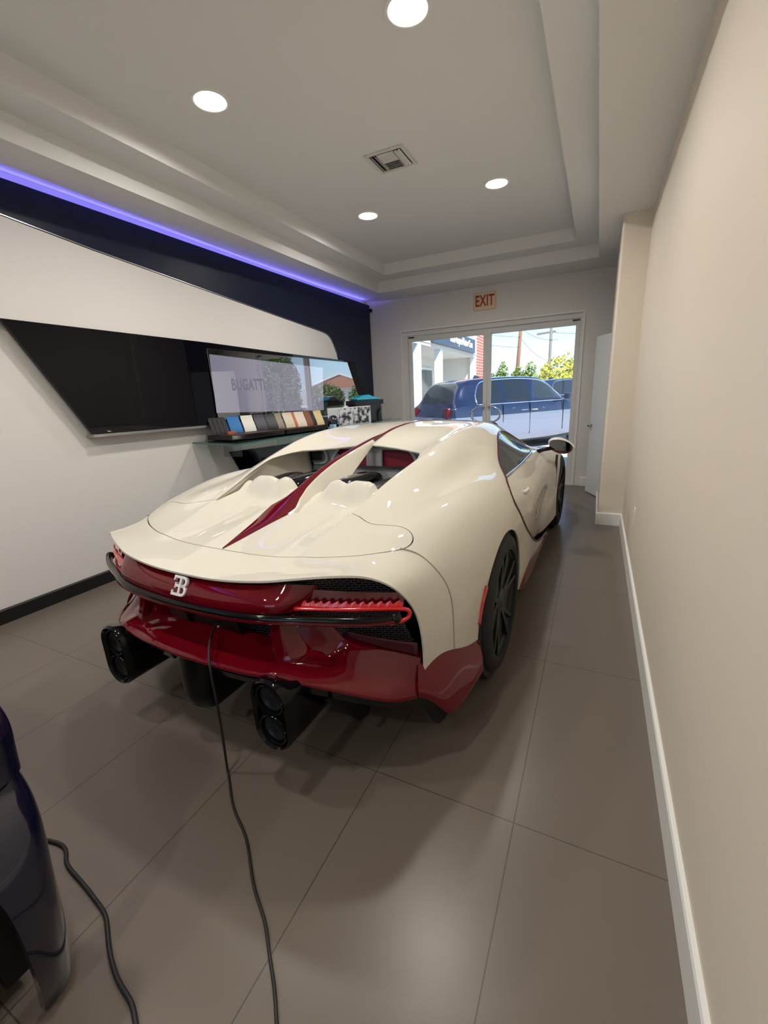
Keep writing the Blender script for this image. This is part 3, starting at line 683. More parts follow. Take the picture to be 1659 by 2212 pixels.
    MB().tube([(.84*s, 2.08, .865), (.90*s, 2.09, .885), (.98*s, 2.10, .90)], [.02, .016, .018], 8).build('mirror_arm', m_gblack, car, smooth=True)
    # vent slot behind the front wheel
    MB().prism([(2.36, .80), (2.39, .80), (2.36, .62), (2.335, .50)], 'x', .0, .02).build('fender_slot', m_sblack, car).matrix_local = Matrix.Translation((.965*s-(.02 if s < 0 else 0)+.003*s, 0, 0))

# wheels
def wheel(s, ax, width, label=None):
    w = bpy.data.objects.new('wheel', None); COL.objects.link(w); w.parent = car; w.empty_display_size = .1
    w.location = (.998*s, ax, WR-.004); w.rotation_euler = (0, 0, 0 if s > 0 else math.pi)
    ro = .356
    tp = [(ro-.082, -.004), (ro-.075, .004), (ro-.045, .006), (ro-.018, -.002), (ro-.004, -.018), (ro, -.04), (ro, -.12), (ro, -width+.04), (ro-.004, -width+.018), (ro-.03, -width), (ro-.082, -width)]
    MB().lathe(tp, 'x', (0, 0, 0), 72, True).build('tyre', m_rubber, w, smooth=True, split=50)
    rp = [(.274, .0), (.281, -.001), (.283, -.012), (.268, -.02), (.258, -.06), (.250, -width+.03), (.262, -width+.01)]
    Vv = []; Ff = []; n = 64
    for r, h in rp:
        for k in range(n): Vv.append((h, r*math.cos(2*math.pi*k/n), r*math.sin(2*math.pi*k/n)))
    for i in range(len(rp)-1):
        for k in range(n): Ff.append((i*n+k, i*n+(k+1) % n, (i+1)*n+(k+1) % n, (i+1)*n+k))
    rim = MB().add(Vv, Ff).build('rim', m_rim, w, smooth=True, split=50)
    sp = MB()
    for k in range(5):
        a = 2*math.pi*k/5+math.pi/2
        for da in (-.20, .20):
            c = []
            for r, off, hw, x in ((.045, .35, .021, -.026), (.10, .55, .017, -.020), (.19, .85, .013, -.010), (.272, 1.0, .012, -.005)):
                aa = a+da*off; p = Vector((x, r*math.cos(aa), r*math.sin(aa))); tt = Vector((0, -math.sin(aa), math.cos(aa)))
                c.append((p-tt*hw, p+tt*hw, p-tt*hw*.7+Vector((-.035, 0, 0)), p+tt*hw*.7+Vector((-.035, 0, 0))))
            Vs = [v for q in c for v in q]; Fs = []
            for i in range(3):
                A, B = i*4, i*4+4; Fs += [(A, A+1, B+1, B), (A+1, A+3, B+3, B+1), (A+3, A+2, B+2, B+3), (A+2, A, B, B+2)]
            sp.add(Vs, Fs)
    sp.build('spokes', m_rim, rim, bevel=.003)
    MB().lathe([(.001, -.012), (.022, -.012), (.030, -.016), (.066, -.024), (.07, -.05)], 'x', (0, 0, 0), 32).build('hub', m_rim, rim, smooth=True, split=40)
    MB().lathe([(.06, -.09), (.205, -.09), (.205, -.115), (.06, -.115)], 'x', (0, 0, 0), 48, True).build('brake_disc', m_disc, w, split=40)
    MB().box(-.15, -.075, -.22, -.13, -.10, .12).build('brake_caliper', m_sblack, w, bevel=.01)
for s in (1, -1):
    wheel(s, RA, .34); wheel(s, FA, .28)

# ---------------------------------------------------------------- centre spine and stripe
cen = BV[::1][np.abs(BV[:, 0]) < 1e-6]; cen = cen[np.argsort(cen[:, 1])]
def wcen(v): return float(np.interp(v, cen[:, 1], cen[:, 2]))
def wtop(v):
    if v > .66 or v < -.40: return wcen(v)+.004
    return float(np.interp(v, [-.74, -.55, -.37, -.25, -.139, .1, .3, .518, .8, 1.01, 1.3, 1.7, 1.95], [.8265, .861, .897, .937, .983, 1.055, 1.093, 1.128, 1.164, 1.189, 1.200, 1.193, 1.163]))
def wsurf(v): return float(np.interp(v, [-.74, -.55, -.37], [.823, .856, .888]))
st = np.array(cspl([(v, wtop(v), 0) for v in (-.73, -.64, -.55, -.47, -.40, -.33, -.25, -.139, .1, .3, .518, .66, .8, .9, 1.01, 1.15, 1.3, 1.5, 1.7, 1.9, 2.08)], 4))[:, :2]
def hw(v): return float(np.interp(v, [-.735, -.55, -.40, -.33, -.25, -.17, -.05, .2, .55, 1.2, 1.95], [.0006, .038, .072, .080, .046, .028, .021, .016, .013, .011, .011]))
V = []; F = []
for v, w in st:
    h = hw(v); V += [(-h, v, w-.012), (-h*.92, v, w), (0, v, w+min(.006, h*.25)), (h*.92, v, w), (h, v, w-.012)]
for i in range(len(st)-1):
    for k in range(4): F.append((i*5+k, i*5+k+1, i*5+k+6, i*5+k+5))
mesh('centre_stripe', V, F, m_redp, car, smooth=True, split=50, label='dark red stripe running down the spine to a point')
V = []; F = []
sp = [(v, w) for v, w in st if -.40 < v < .62]
for v, w in sp:
    h = hw(v); k = np.clip((v+.36)/.3, 0, 1)*np.clip((.60-v)/.42, .10, 1); b = h+.010+.040*k; dz = .012+.070*k
    V += [(-b-.02*k, v, w-dz-.02), (-b, v, w-dz), (-h-.006, v, w-.010), (-h, v, w-.004), (h, v, w-.004), (h+.006, v, w-.010), (b, v, w-dz), (b+.02*k, v, w-dz-.02)]
for i in range(len(sp)-1):
    for k in range(7): F.append((i*8+k, i*8+k+1, i*8+k+9, i*8+k+8))
mesh('centre_spine', V, F, m_cream, car, smooth=True, solid=.012, split=50)

# engine cover (lies in the opening), engine bay, rear bulkhead
def cov(u, v):
    k = np.clip((v+.36)/.26, 0, 1); k = k*k*(3-2*k)
    base = np.interp(u, [0, .1, .2, .287, .37, .43, .5], [.888, .886, .876, .867, .886, .92, .94])+.045*(v+.36)/.26*np.interp(u, [0, .36, .45], [1, 1, .3])
    k2 = np.clip((v+.205)/.115, 0, 1); k2 = k2*k2*(3-2*k2)
    top = np.interp(u, [0, .09, .12, .14, .175, .205, .225, .245, .28, .36, .39, .405, .46], [.93, .94, .982, 1.000, 1.008, .998, .988, .997, 1.008, 1.006, .994, .966, .975])
    return base*(1-k2)+np.maximum(top, base)*k2
us = np.linspace(0, .455, 44); vs = np.linspace(-.375, -.085, 22)
G = np.array([[(u, v, cov(u, v)-.004) for u in us] for v in vs])
V, F = grid(G)
def f_cov(P):
    edge = np.interp(P[:, 1], [-.37, -.27, -.12, 0], [.428, .434, .450, .466]); rear = np.interp(P[:, 0], [0, .1, .2, .287, .37, .428, .5], [-.361, -.351, -.331, -.315, -.331, -.37, -.4])
    return np.maximum(P[:, 0]-edge, rear-P[:, 1])
V, F = clip(V, F, f_cov); V, F = mirror(V, F)
mesh('engine_cover', V, F, m_cream, car, smooth=True, solid=.008, split=42)
bay = MB()
bay.box(-.46, .46, -.10, .62, .78, .80)
bay.build('engine_bay', m_sblack, car, fix=False)
for s in (1, -1):
    rows = [[], [], []]
    for v in np.linspace(-.365, .56, 14):
        ue = float(np.interp(v, [-.372, -.27, -.12, 0, .10, .18, .27, .345, .42, .56], [.426, .436, .452, .468, .483, .494, .50, .50, .49, .48]))
        we = float(np.interp(v, [-.372, -.21, -.053, .10, .20, .35, .56], [.908, .955, 1.003, 1.042, 1.060, 1.070, 1.075]))
        rows[0].append(((ue+.004)*s, v, we)); rows[1].append(((ue+.012)*s, v, we-.05)); rows[2].append(((ue-.02)*s, v, .80))
    V, F = surf(rows, 4, 2); mesh('bay_side', V, flip(F) if s > 0 else F, m_cream, car, smooth=True, solid=-.004)
def lump(name, c, r, m, rot=0, sup=3.2):
    Vv = []; n, mm_ = 28, 16
    for i in range(mm_+1):
        ph = -math.pi/2+math.pi*i/mm_
        for k in range(n):
            th = 2*math.pi*k/n; f = lambda q: math.copysign(abs(q)**(2/sup), q)
            Vv.append((r[0]*f(math.cos(ph))*f(math.cos(th)), r[1]*f(math.cos(ph))*f(math.sin(th)), r[2]*f(math.sin(ph))))
    Ff = [(i*n+k, i*n+(k+1) % n, (i+1)*n+(k+1) % n, (i+1)*n+k) for i in range(mm_) for k in range(n)]
    o = MB().add(Vv, Ff).build(name, m, car, smooth=True); o.location = c; o.rotation_euler = (0, 0, rot); return o
for s in (1, -1):
    lump('engine_plenum', (.16*s, .12, .90), (.085, .24, .09), m_gblack, 0)
    lump('intake_duct', (.355*s, .10, .90), (.075, .22, .07), m_carbon, -.12*s)
lump('engine_block', (0, .1, .86), (.45, .26, .07), m_sblack)
# sloping rear bulkhead with window seen through the opening
def bw(u, z): return (u, .60+.10*(z-.9)+.0, z)
bk = MB()
for (a, b, c, d) in ((-.52, .52, .84, .945), (-.50, -.30, .945, 1.075), (.30, .50, .945, 1.075), (-.06, .06, .945, 1.075), (-.50, .50, 1.062, 1.080)):
    P = [bw(a, c), bw(b, c), bw(b, d), bw(a, d)]; Q = [(x, y+.03, z) for x, y, z in P]
    bk.add(P+Q, [(0, 1, 2, 3), (7, 6, 5, 4), (0, 4, 5, 1), (1, 5, 6, 2), (2, 6, 7, 3), (3, 7, 4, 0)])
bk.build('rear_bulkhead', m_int, car, bevel=.01, bseg=3)
for s in (1, -1):
    P = [bw(.06*s, .95), bw(.30*s, .95), bw(.30*s, 1.085), bw(.06*s, 1.085)]
    mesh('cabin_panel', [(x, y+.035, z) for x, y, z in P], [(0, 1, 2, 3)], m_intred, car, label='dark red cabin trim seen through the rear opening')
    pts = cspl([(.33*s, .585, .955), (.32*s, .592, 1.0), (.29*s, .60, 1.05), (.25*s, .605, 1.085)], 5)
    MB().tube(pts, .012, 8).build('bulkhead_brace', m_int, car, smooth=True)
    MB().tube(cspl([(.40*s, .58, 1.08), (.365*s, .58, 1.03), (.37*s, .58, .98), (.42*s, .575, .965), (.47*s, .57, .965)], 5), .009, 8).build('bulkhead_brace', m_int, car, smooth=True)
    MB().box(-.045, .045, -.006, .006, -.05, .05).build('side_vent', m_sblack, car, bevel=.02, bseg=4).matrix_local = Matrix.Translation((.445*s, .57, 1.035))
MB().box(-.30, .30, .578, .59, .945, .958).build('bulkhead_rail', m_steel, car)

# ---------------------------------------------------------------- tail
# red upper panel
rows = [[(0, -.905, .775), (.2, -.902, .778), (.35, -.890, .790), (.42, -.876, .797), (.47, -.855, .797), (.50, -.83, .79), (.525, -.80, .782), (.545, -.745, .776)],
        [(0, -.945, .752), (.2, -.941, .752), (.35, -.926, .757), (.43, -.905, .758), (.475, -.878, .757), (.50, -.85, .752), (.518, -.81, .746), (.530, -.75, .742)],
        [(0, -.962, .722), (.2, -.957, .723), (.35, -.940, .729), (.43, -.920, .732), (.465, -.895, .730), (.487, -.865, .724), (.503, -.82, .718), (.515, -.76, .714)],
        [(0, -.962, .690), (.2, -.956, .692), (.35, -.938, .698), (.43, -.915, .703), (.46, -.893, .703), (.478, -.865, .702), (.492, -.82, .700), (.505, -.76, .698)]]
V, F = surf(rows, 6, 5); V, F = mirror(V, F)
tp = mesh('tail_panel', V, F, m_redp, car, smooth=True, solid=-.01, split=45, label='glossy dark red panel under the tail lip')
# badge: back to back letters
def bar(mb, x0, x1, z0, z1): mb.box(x0, x1, -.012, .0, z0, z1)
mb = MB(); h = .034; th = .0095
# reversed E at left, B at right, shared stem
bar(mb, -.0045, .0045, -h, h)
for z0, z1 in ((h-th, h), (-th/2, th/2), (-h, -h+th)): bar(mb, -.030 if z1-z0 > 0 and abs(z0) > .01 else -.022, -.004, z0, z1)
bar(mb, -.0335, -.027, h-th-.008, h); bar(mb, -.0335, -.027, -h, -h+th+.008); bar(mb, -.0235, -.018, -.010, .010)
def arc(z0, z1, x):
    c = (z0+z1)/2; ro = (z1-z0)/2; ri = ro-th; n = 12; P = [(.004, z1), (x, z1)]
    P += [(x+ro*math.cos(a), c+ro*math.sin(a)) for a in np.linspace(math.pi/2, -math.pi/2, n)]+[(.004, z0), (.004, z0+th), (x, z0+th)]
    P += [(x+ri*math.cos(a), c+ri*math.sin(a)) for a in np.linspace(-math.pi/2, math.pi/2, n)]+[(.004, z1-th)]
    mm = len(P); k = mm//2
    Q = P; V = [(p[0], -.012, p[1]) for p in Q]+[(p[0], 0, p[1]) for p in Q]
    F = []
    for i in range(k-0):
        j = mm-1-i
        if i+1 <= j-1 and i+1 < mm-1-i: F.append((i, i+1, j-1, j)); F.append((mm+j, mm+j-1, mm+i+1, mm+i))
    F += [(i, (i+1) % mm, mm+(i+1) % mm, mm+i) for i in range(mm)]
    mb.add(V, F)
arc(-th/2, h, .012); arc(-h, th/2, .014)
o = mb.build('badge', m_badge, tp, bevel=.0012, label='silver emblem of back to back letters'); o.location = (0.0, -.944, .747); o.rotation_euler = (math.radians(-28), 0, 0); o.scale = (1.15, 1, 1.12)
# light bar
bar_c = [(-.812, -.748, .687), (-.77, -.775, .681), (-.7, -.81, .679), (-.6, -.85, .680), (-.5, -.892, .683), (-.38, -.936, .685), (-.2, -.962, .682), (0, -.968, .680)]
bar_c = bar_c+[(-x, y, z) for x, y, z in bar_c[-2::-1]]
BC = cspl(bar_c, 6)
def bar_sweep(name, prof, m, parent=None, label=None, smooth=True, mi=None):
    """prof: list of (out, up) offsets swept along the bar"""
    n = len(prof); V = []; F = []
    for i, p in enumerate(BC):
        t = BC[min(i+1, len(BC)-1)]-BC[max(i-1, 0)]; t[2] = 0; t /= np.linalg.norm(t); o = np.array([t[1], -t[0], 0])
        for a, b in prof: V.append(p+o*a+np.array([0, 0, b]))
    for i in range(len(BC)-1):
        for k in range(n): F.append((i*n+k, i*n+(k+1) % n, (i+1)*n+(k+1) % n, (i+1)*n+k))
    F.append(tuple(range(n))[::-1]); F.append(tuple((len(BC)-1)*n+k for k in range(n)))
    return MB().add(V, F).build(name, m, parent or car, smooth=smooth, split=45, label=label)
lb = bar_sweep('light_bar', [(.013*math.cos(a)+.002, .0185*math.sin(a)) for a in np.linspace(0, 2*math.pi, 20)[:-1]], m_gblack)
bar_sweep('light_strip', [(.0185, -.008), (.0185, .001), (.012, .001), (.012, -.008)], m_taild, lb, 'dark red strip inside the light bar')
# tail lamps: hooked bright tubes, darker stepped lens above
for s in (1, -1):
    hk = cspl([(.478*s, -.868, .7125), (.58*s, -.828, .711), (.68*s, -.788, .711), (.77*s, -.747, .712), (.815*s, -.722, .709), (.842*s, -.700, .695), (.842*s, -.700, .676), (.818*s, -.72, .661), (.77*s, -.750, .656), (.66*s, -.80, .654), (.55*s, -.842, .655)], 6)
    tl = MB().tube(hk, .0075, 10).build('tail_light', m_tail, car, smooth=True)
    V = []; F = []; n = 48
    for i in range(n+1):
        f = i/n; u = .49+(.835-.50)*f; v = float(np.interp(u, [.5, .6, .7, .8, .845], [-.845, -.81, -.772, -.725, -.69])); dz = (.012, .017, .024, .016)[i % 4]; lean = (0, .0, .006, .002)[i % 4]
        V += [(u*s, v-.006, .714), (min(u+lean, .832)*s, v-.006+dz*.35, .714+dz)]
    for i in range(n): F.append((2*i, 2*i+2, 2*i+3, 2*i+1))
    mesh('flame_lens', V, F, m_tail, tl, solid=.004, label='jagged bright red lens edge')
    V = []; F = []
    for i in range(n+1):
        f = i/n; u = .495+(.818-.495)*f; v = float(np.interp(u, [.5, .6, .7, .8, .845], [-.825, -.79, -.752, -.705, -.67]))
        V += [(u*s, v, .70), (u*s, v+.012, .765-.012*f)]
    for i in range(n): F.append((2*i, 2*i+2, 2*i+3, 2*i+1))
    mesh('upper_lens', V, F, m_taild, tl, solid=.004, label='dark red lens')
    o = lump('bar_end', (.813*s, -.748, .687), (.021, .019, .021), m_gblack, 0, 2); o.parent = lb
# mesh behind everything in the tail opening
rows = []
Tr = np.array(T[0])
top = [(p[0]*.985, p[1]+.05, p[2]-.014) for p in Tr[:10]]
mid = [(p[0]*.985, -.80+.0*p[0]+max(0, p[0]-.45)*.42, .66) for p in Tr[:10]]
bot = [(0, -.84, .50), (.14, -.84, .50), (.28, -.825, .49), (.39, -.80, .49), (.425, -.79, .49), (.46, -.775, .49), (.54, -.74, .49), (.64, -.69, .475), (.74, -.64, .46), (.85, -.60, .44)]
V, F = surf([top, mid, bot], 8, 4); V, F = mirror(V, F)
mesh('rear_grille', V, F, m_mesh, car, smooth=True, solid=-.01)
# plate bracket with screws
t_ = MB().box(-.205, .205, -.012, 0, -.035, .035).build('plate_bracket', m_carbon, car, bevel=.003); t_.location = (0.0, -.872, .588); t_.rotation_euler = (math.radians(12), 0, 0)
MB().box(-.145, -.065, -.030, -.010, -.028, .036).build('bracket_box', m_gblack, t_, bevel=.004)
for x in (-.075, .085): MB().lathe([(.001, -.018), (.0045, -.0175), (.005, -.012)], 'y', (x, 0, -.027), 12).build('screw', m_badge, t_)

# red diffuser shelf
B = [(0, -.868, .537), (.12, -.868, .536), (.25, -.862, .53), (.335, -.853, .524), (.40, -.822, .60), (.455, -.795, .645), (.516, -.768, .625), (.567, -.737, .562), (.61, -.730, .534), (.72, -.68, .508), (.80, -.648, .490), (.855, -.640, .470)]
L = [(0, -1.006, .478), (.12, -1.003, .479), (.25, -.994, .480), (.335, -.982, .479), (.385, -.975, .484), (.43, -.967, .491), (.48, -.944, .470), (.54, -.918, .452), (.62, -.879, .428), (.72, -.823, .393), (.80, -.77, .366), (.862, -.690, .345)]
BL = list(B); BL[4:8] = [(.40, -.840, .518), (.455, -.812, .515), (.516, -.782, .512), (.567, -.745, .515)]
K = [tuple(np.array(b)*.5+np.array(l)*.5+np.array([0, 0, -.006])) for b, l in zip(BL, L)]; K2 = [tuple(np.array(b)*.9+np.array(l)*.1+np.array([0, 0, -.002])) for b, l in zip(BL, L)]
B0 = [(x, y+.06, z+.004) for x, y, z in B]
U = [(x, y+.012, z-.016) for x, y, z in L]; U2 = [(x*.995, y+.07, z-.022) for x, y, z in L]
V, F = surf([B0, B, K2, K, L, U, U2], 5, 4); V, F = mirror(V, F)
mesh('diffuser_shelf', V, F, m_redp, car, smooth=True, split=55, label='wide dark red bumper shelf')
for s in (1, -1):
    # struts between shelf and light bar
    prof = [(.655, (.345, -.80), (.357, -.872), (.398, -.868), (.425, -.79)), (.60, (.35, -.80), (.362, -.882), (.410, -.873), (.445, -.79)), (.54, (.365, -.80), (.379, -.890), (.430, -.877), (.485, -.78)),
            (.505, (.37, -.82), (.389, -.897), (.446, -.880), (.525, -.79)), (.488, (.37, -.85), (.392, -.906), (.462, -.888), (.57, -.80)), (.470, (.37, -.86), (.390, -.92), (.475, -.90), (.60, -.81))]
    rows = [[(p[0]*s, p[1], w) for p in pp] for w, *pp in prof]
    V, F = surf(rows, 5, 1); mesh('diffuser_strut', V, F if s > 0 else flip(F), m_redp, car, smooth=True, solid=-.006, split=28, bevel=.004)
    # red corner below the cream shell, running to a low tip
    rows = [[(.850*s, -.655, .45), (.880*s, -.575, .46), (.910*s, -.45, .445), (.955*s, -.25, .37), (.965*s, -.255, .35)],
            [(.864*s, -.688, .395), (.902*s, -.615, .385), (.942*s, -.50, .355), (.985*s, -.30, .305), (.992*s, -.280, .295)],
            [(.866*s, -.692, .345), (.905*s, -.645, .300), (.952*s, -.575, .215), (.985*s, -.43, .222), (1.0*s, -.31, .235)],
            [(.852*s, -.66, .335), (.885*s, -.61, .285), (.935*s, -.55, .195), (.965*s, -.40, .20), (.98*s, -.29, .22)]]
    V, F = surf(rows, 6, 6); mesh('bumper_corner', V, F if s > 0 else flip(F), m_redp, car, smooth=True, solid=-.008, split=50)
    # dark insert in the lower mesh
    rows = [[(.60*s, -.737, .582), (.72*s, -.70, .562), (.85*s, -.652, .545)], [(.585*s, -.742, .563), (.72*s, -.70, .522), (.85*s, -.655, .492)]]
    V, F = surf(rows, 4, 5); mesh('side_insert', V, F if s > 0 else flip(F), m_redd, car, smooth=True, solid=.004, label='dark red insert in the lower mesh')
    # black end fence of the diffuser
    rows = [[(.70*s, -.80, .385), (.80*s, -.745, .352), (.85*s, -.68, .335), (.885*s, -.60, .28), (.93*s, -.54, .20)],
            [(.74*s, -.72, .33), (.815*s, -.69, .30), (.855*s, -.62, .25), (.875*s, -.575, .16), (.885*s, -.54, .12)],
            [(.76*s, -.45, .25), (.83*s, -.42, .22), (.865*s, -.40, .18), (.885*s, -.38, .13), (.89*s, -.36, .11)]]
    V, F = surf(rows, 5, 5); mesh('diffuser_fence', V, F if s > 0 else flip(F), m_carbon, car, smooth=True, solid=.008, split=50)
    # exhaust housing and the two stacked pipes
    ex = bpy.data.objects.new('exhaust', None); COL.objects.link(ex); ex.parent = car; ex.location = (.445*s, 0, 0)
    out = []; rr = .077
    for a in np.linspace(0, math.pi, 15): out.append((rr*math.cos(a), .425+rr*math.sin(a)))
    for a in np.linspace(math.pi, 2*math.pi, 15): out.append((rr*.97*math.cos(a), .302+rr*.97*math.sin(a)))
    mb = MB(); n = len(out); V = []
    for y, k, zm in ((-1.0, .93, 9), (-1.012, .97, 9), (-1.006, 1.0, 9), (-.975, 1.0, .490), (-.945, 1.0, .465), (-.62, 1.0, .44)):
        V += [(p[0]*k, y, min(zm, (p[1]-.363)*(1-(1-k)*.6)+.363)) for p in out]
    F = [(i*n+j, i*n+(j+1) % n, (i+1)*n+(j+1) % n, (i+1)*n+j) for i in range(5) for j in range(n)]
    F.append(tuple(range(5*n, 6*n))); mb.add(V, F)
    mb.build('exhaust_housing', m_gblack, ex, fix=False, smooth=True, split=45, solid=.006)
    MB().prism([(p[0]*.92, (p[1]-.363)*.96+.363) for p in out], 'y', -.992, -.98).build('exhaust_plate', m_carbon, ex)
    for z in (.425, .302):
        tpipe = MB().lathe([(.061, -.985), (.063, -1.004), (.060, -1.010), (.055, -1.008), (.052, -.99), (.050, -.955), (.001, -.955)], 'y', (0, 0, z), 40).build('tailpipe', m_gblack, ex, smooth=True, split=45)
        MB().lathe([(.001, -.994), (.042, -.996), (.045, -1.001), (.049, -.996), (.051, -.985)], 'y', (0, 0, z), 32).build('pipe_baffle', mat('pipe_dark', (.02, .022, .026), .35, metal=.6), tpipe, smooth=True)
    # gloss channel under the shelf lip
    rows = [[(.535*s, -.905, .435), (.62*s, -.865, .41), (.72*s, -.81, .376), (.80*s, -.757, .350)], [(.535*s, -.895, .40), (.62*s, -.855, .375), (.72*s, -.80, .342), (.79*s, -.75, .32)]]
    V, F = surf(rows, 3, 5); mesh('lip_channel', V, F if s > 0 else flip(F), m_gblack, car, smooth=True, solid=-.03, split=45)
    MB().prism([(-.90, .40), (-.60, .30), (-.62, .13), (-.70, .15)], 'x', -.006, .006).build('diffuser_fin', m_carbon, car).matrix_local = Matrix.Translation((.60*s, .0, .0))
    rows = [[(.10*s, -.98, .445), (.22*s, -.972, .445), (.345*s, -.958, .445)], [(.10*s, -.965, .412), (.22*s, -.958, .412), (.345*s, -.945, .412)]]
    V, F = surf(rows, 3, 5); mesh('lip_channel', V, F if s > 0 else flip(F), m_gblack, car, smooth=True, solid=-.02, split=45)
# centre keel of the diffuser
kp = [(-.085, 0), (.085, 0), (.085, .05), (-.085, .05)]
V = []; F = []; secs = [(-1.0, .47, .045), (-1.005, .40, .05), (-1.0, .30, .05), (-.985, .235, .045), (-.95, .205, .04)]
o = MB()
n = 16; rows_ = []
for zz, yb, wdt in ((.47, -.985, .075), (.38, -1.0, .072), (.29, -1.0, .068), (.235, -.985, .062), (.205, -.955, .052)):
    ring = [(wdt, -.55)]+[(wdt*math.cos(a), yb+.05-.05*math.sin(a)) for a in np.linspace(0, math.pi, n)]+[(-wdt, -.55)]
    rows_.append([(x, y, zz) for x, y in ring])
nn_ = len(rows_[0]); V = [p for r in rows_ for p in r]
F = [(i*nn_+k, i*nn_+(k+1) % nn_, (i+1)*nn_+(k+1) % nn_, (i+1)*nn_+k) for i in range(4) for k in range(nn_)]+[tuple(range(4*nn_, 5*nn_)), tuple(range(nn_))[::-1]]
o.add(V, F).build('diffuser_keel', m_carbon, car, smooth=True, split=45)
# underbody
V = []; 
ub = [[(-.80, -.72, .36), (.80, -.72, .36)], [(-.85, -.2, .20), (.85, -.2, .20)], [(-.80, .5, .13), (.80, .5, .13)], [(-.93, .7, .12), (.93, .7, .12)], [(-.95, 2.2, .12), (.95, 2.2, .12)], [(-.70, 2.4, .12), (.70, 2.4, .12)], [(-.85, 3.6, .13), (.85, 3.6, .13)]]
V = [p for r in ub for p in r]; F = [(2*i, 2*i+1, 2*i+3, 2*i+2) for i in range(len(ub)-1)]
mesh('underbody', V, F, m_sblack, car, solid=.02)
MB().box(-.62, .62, -.58, 2.3, .22, .80).build('chassis_tub', m_sblack, car)
MB().box(-.8, .8, .6, 2.3, .14, .80).build('cabin_floor', m_sblack, car)
# ================================================================== CABLES ON THE FLOOR
m_cable = mat('cable_rubber', (.016, .016, .017), .5)
cpt = [(-1.318, 1.112, .585), (-1.298, 1.063, .569), (-1.270, 1.010, .556), (-1.234, .962, .536), (-1.207, .932, .509), (-1.194, .921, .490), (-1.189, .917, .446), (-1.186, .917, .377), (-1.189, .919, .292), (-1.195, .923, .203), (-1.203, .927, .108), (-1.212, .932, .040), (-1.205, .926, .008), (-1.169, .897, .006), (-1.073, .822, .006), (-.969, .766, .006), (-.888, .704, .006), (-.806, .640, .006), (-.734, .596, .006), (-.673, .544, .006), (-.619, .498, .006), (-.569, .447, .006), (-.50, .36, .006), (-.46, .1, .006), (-.5, -.4, .006)]
o = MB().tube(cspl(cpt, 5), .0048, 8).build('charging_cable', m_cable, None, smooth=True)
tag(o, 'thin black cable hanging from the tail of the cream car along the floor', 'cable')
cpt = [(-1.70, .40, .006), (-1.62, .46, .006), (-1.573, .474, .006), (-1.504, .483, .006), (-1.463, .470, .006), (-1.443, .459, .006), (-1.40, .449, .006), (-1.317, .44, .006), (-1.23, .428, .006), (-1.166, .415, .006), (-1.127, .396, .006), (-1.056, .361, .006), (-.975, .336, .006), (-.918, .325, .006), (-.877, .307, .006), (-.80, .26, .006), (-.72, .0, .006), (-.7, -.4, .006)]
o = MB().tube(cspl(cpt, 5), .0062, 8).build('charging_cable', m_cable, None, smooth=True)
tag(o, 'black cable on the floor beside the dark blue car', 'cable')

# ================================================================== DARK BLUE CAR AT THE LOWER LEFT (only its corner is in view)
m_bpaint = mat('midnight_paint', (.006, .007, .024), .16, coat=1, spec=.5)
t = empty('dark_blue_car', 'dark blue glossy car corner with wheel arch at the lower left', 'car', (-1.135, .305, 0))
# flank sections along y (0 = trailing end, negative towards the rear), x outward positive
secs = []
for y, k in ((.0, .0), (-.006, .35), (-.022, .7), (-.05, .92), (-.10, 1.0), (-.25, 1.0), (-.5, .99), (-.8, .97), (-1.3, .99), (-2.4, 1.0)):
    o_ = -.055*(1-k)
    secs.append([(.018+o_, y-.004, .012), (.035+o_, y, .10), (.045+o_, y+.005, .22), (.035+o_, y+.015, .34), (.01+o_, y+.03, .45), (-.035+o_, y+.04, .53-.01*(1-k)), (-.10+o_, y+.04, .585-.02*(1-k)), (-.25+o_, y+.02, .62-.03*(1-k)), (-.5, y-.0, .63-.03*(1-k)), (-.9, y, .64-.03*(1-k)), (-1.75, y, .64-.03*(1-k))])
V, F = surf(secs, 5, 6)
V, F = clip(V, F, lambda P: np.where(P[:, 0] > -.3, 1-((np.abs(P[:, 1]+.578)/.50)**5+(np.abs(P[:, 2]-.16)/.39)**5), -1))
mesh('body_shell', V, F, m_bpaint, t, smooth=True, solid=-.02, split=45)
secs = []
for y, k in ((.0, .0), (-.006, .4), (-.03, .8), (-.08, 1.0), (-.3, 1.0), (-.9, .95), (-1.6, .8)):
    o_ = -.04*(1-k)
    secs.append([(-.055+o_, y+.04, .58), (-.062+o_, y+.045, .63), (-.068+o_, y+.05, .69), (-.10+o_, y+.05, .745-.01*(1-k)), (-.16, y+.04, .785-.02*(1-k)), (-.30, y, .79-.02*(1-k)), (-.5, y, .80-.02*(1-k)), (-1.0, y, .80-.02*(1-k))])
V, F = surf(secs, 5, 5); mesh('upper_fender', V, F, m_bpaint, t, smooth=True, solid=-.02, split=45)
n = len(secs[0])
MB().prism([(-.10, .57), (-.14, .72), (-.3, .77), (-1.0, .78), (-1.0, .55)], 'y', -1.5, -.012).build('fender_liner', m_sblack, t)
MB().prism([(-.08, .03), (-.07, .3), (-.12, .43), (-.28, .56), (-1.7, .58), (-1.7, .03)], 'y', -.10, -.05).build('end_panel', m_sblack, t)
MB().lathe([(.24, .0), (.30, .004), (.322, -.015), (.33, -.05), (.33, -.24), (.24, -.26)], 'x', (-.055, -.50, .33), 56, True).build('tyre', m_rubber, t, smooth=True, split=50)
mb = MB().lathe([(.24, -.006), (.245, -.02), (.23, -.10), (.001, -.11)], 'x', (-.055, -.50, .33), 48)
for k in range(7):
    a = 2*math.pi*k/7
    mb.box(-.035, -.012, -.014, .014, .04, .235, Matrix.Translation((-.055, -.50, .33)) @ Matrix.Rotation(a, 4, 'X'))
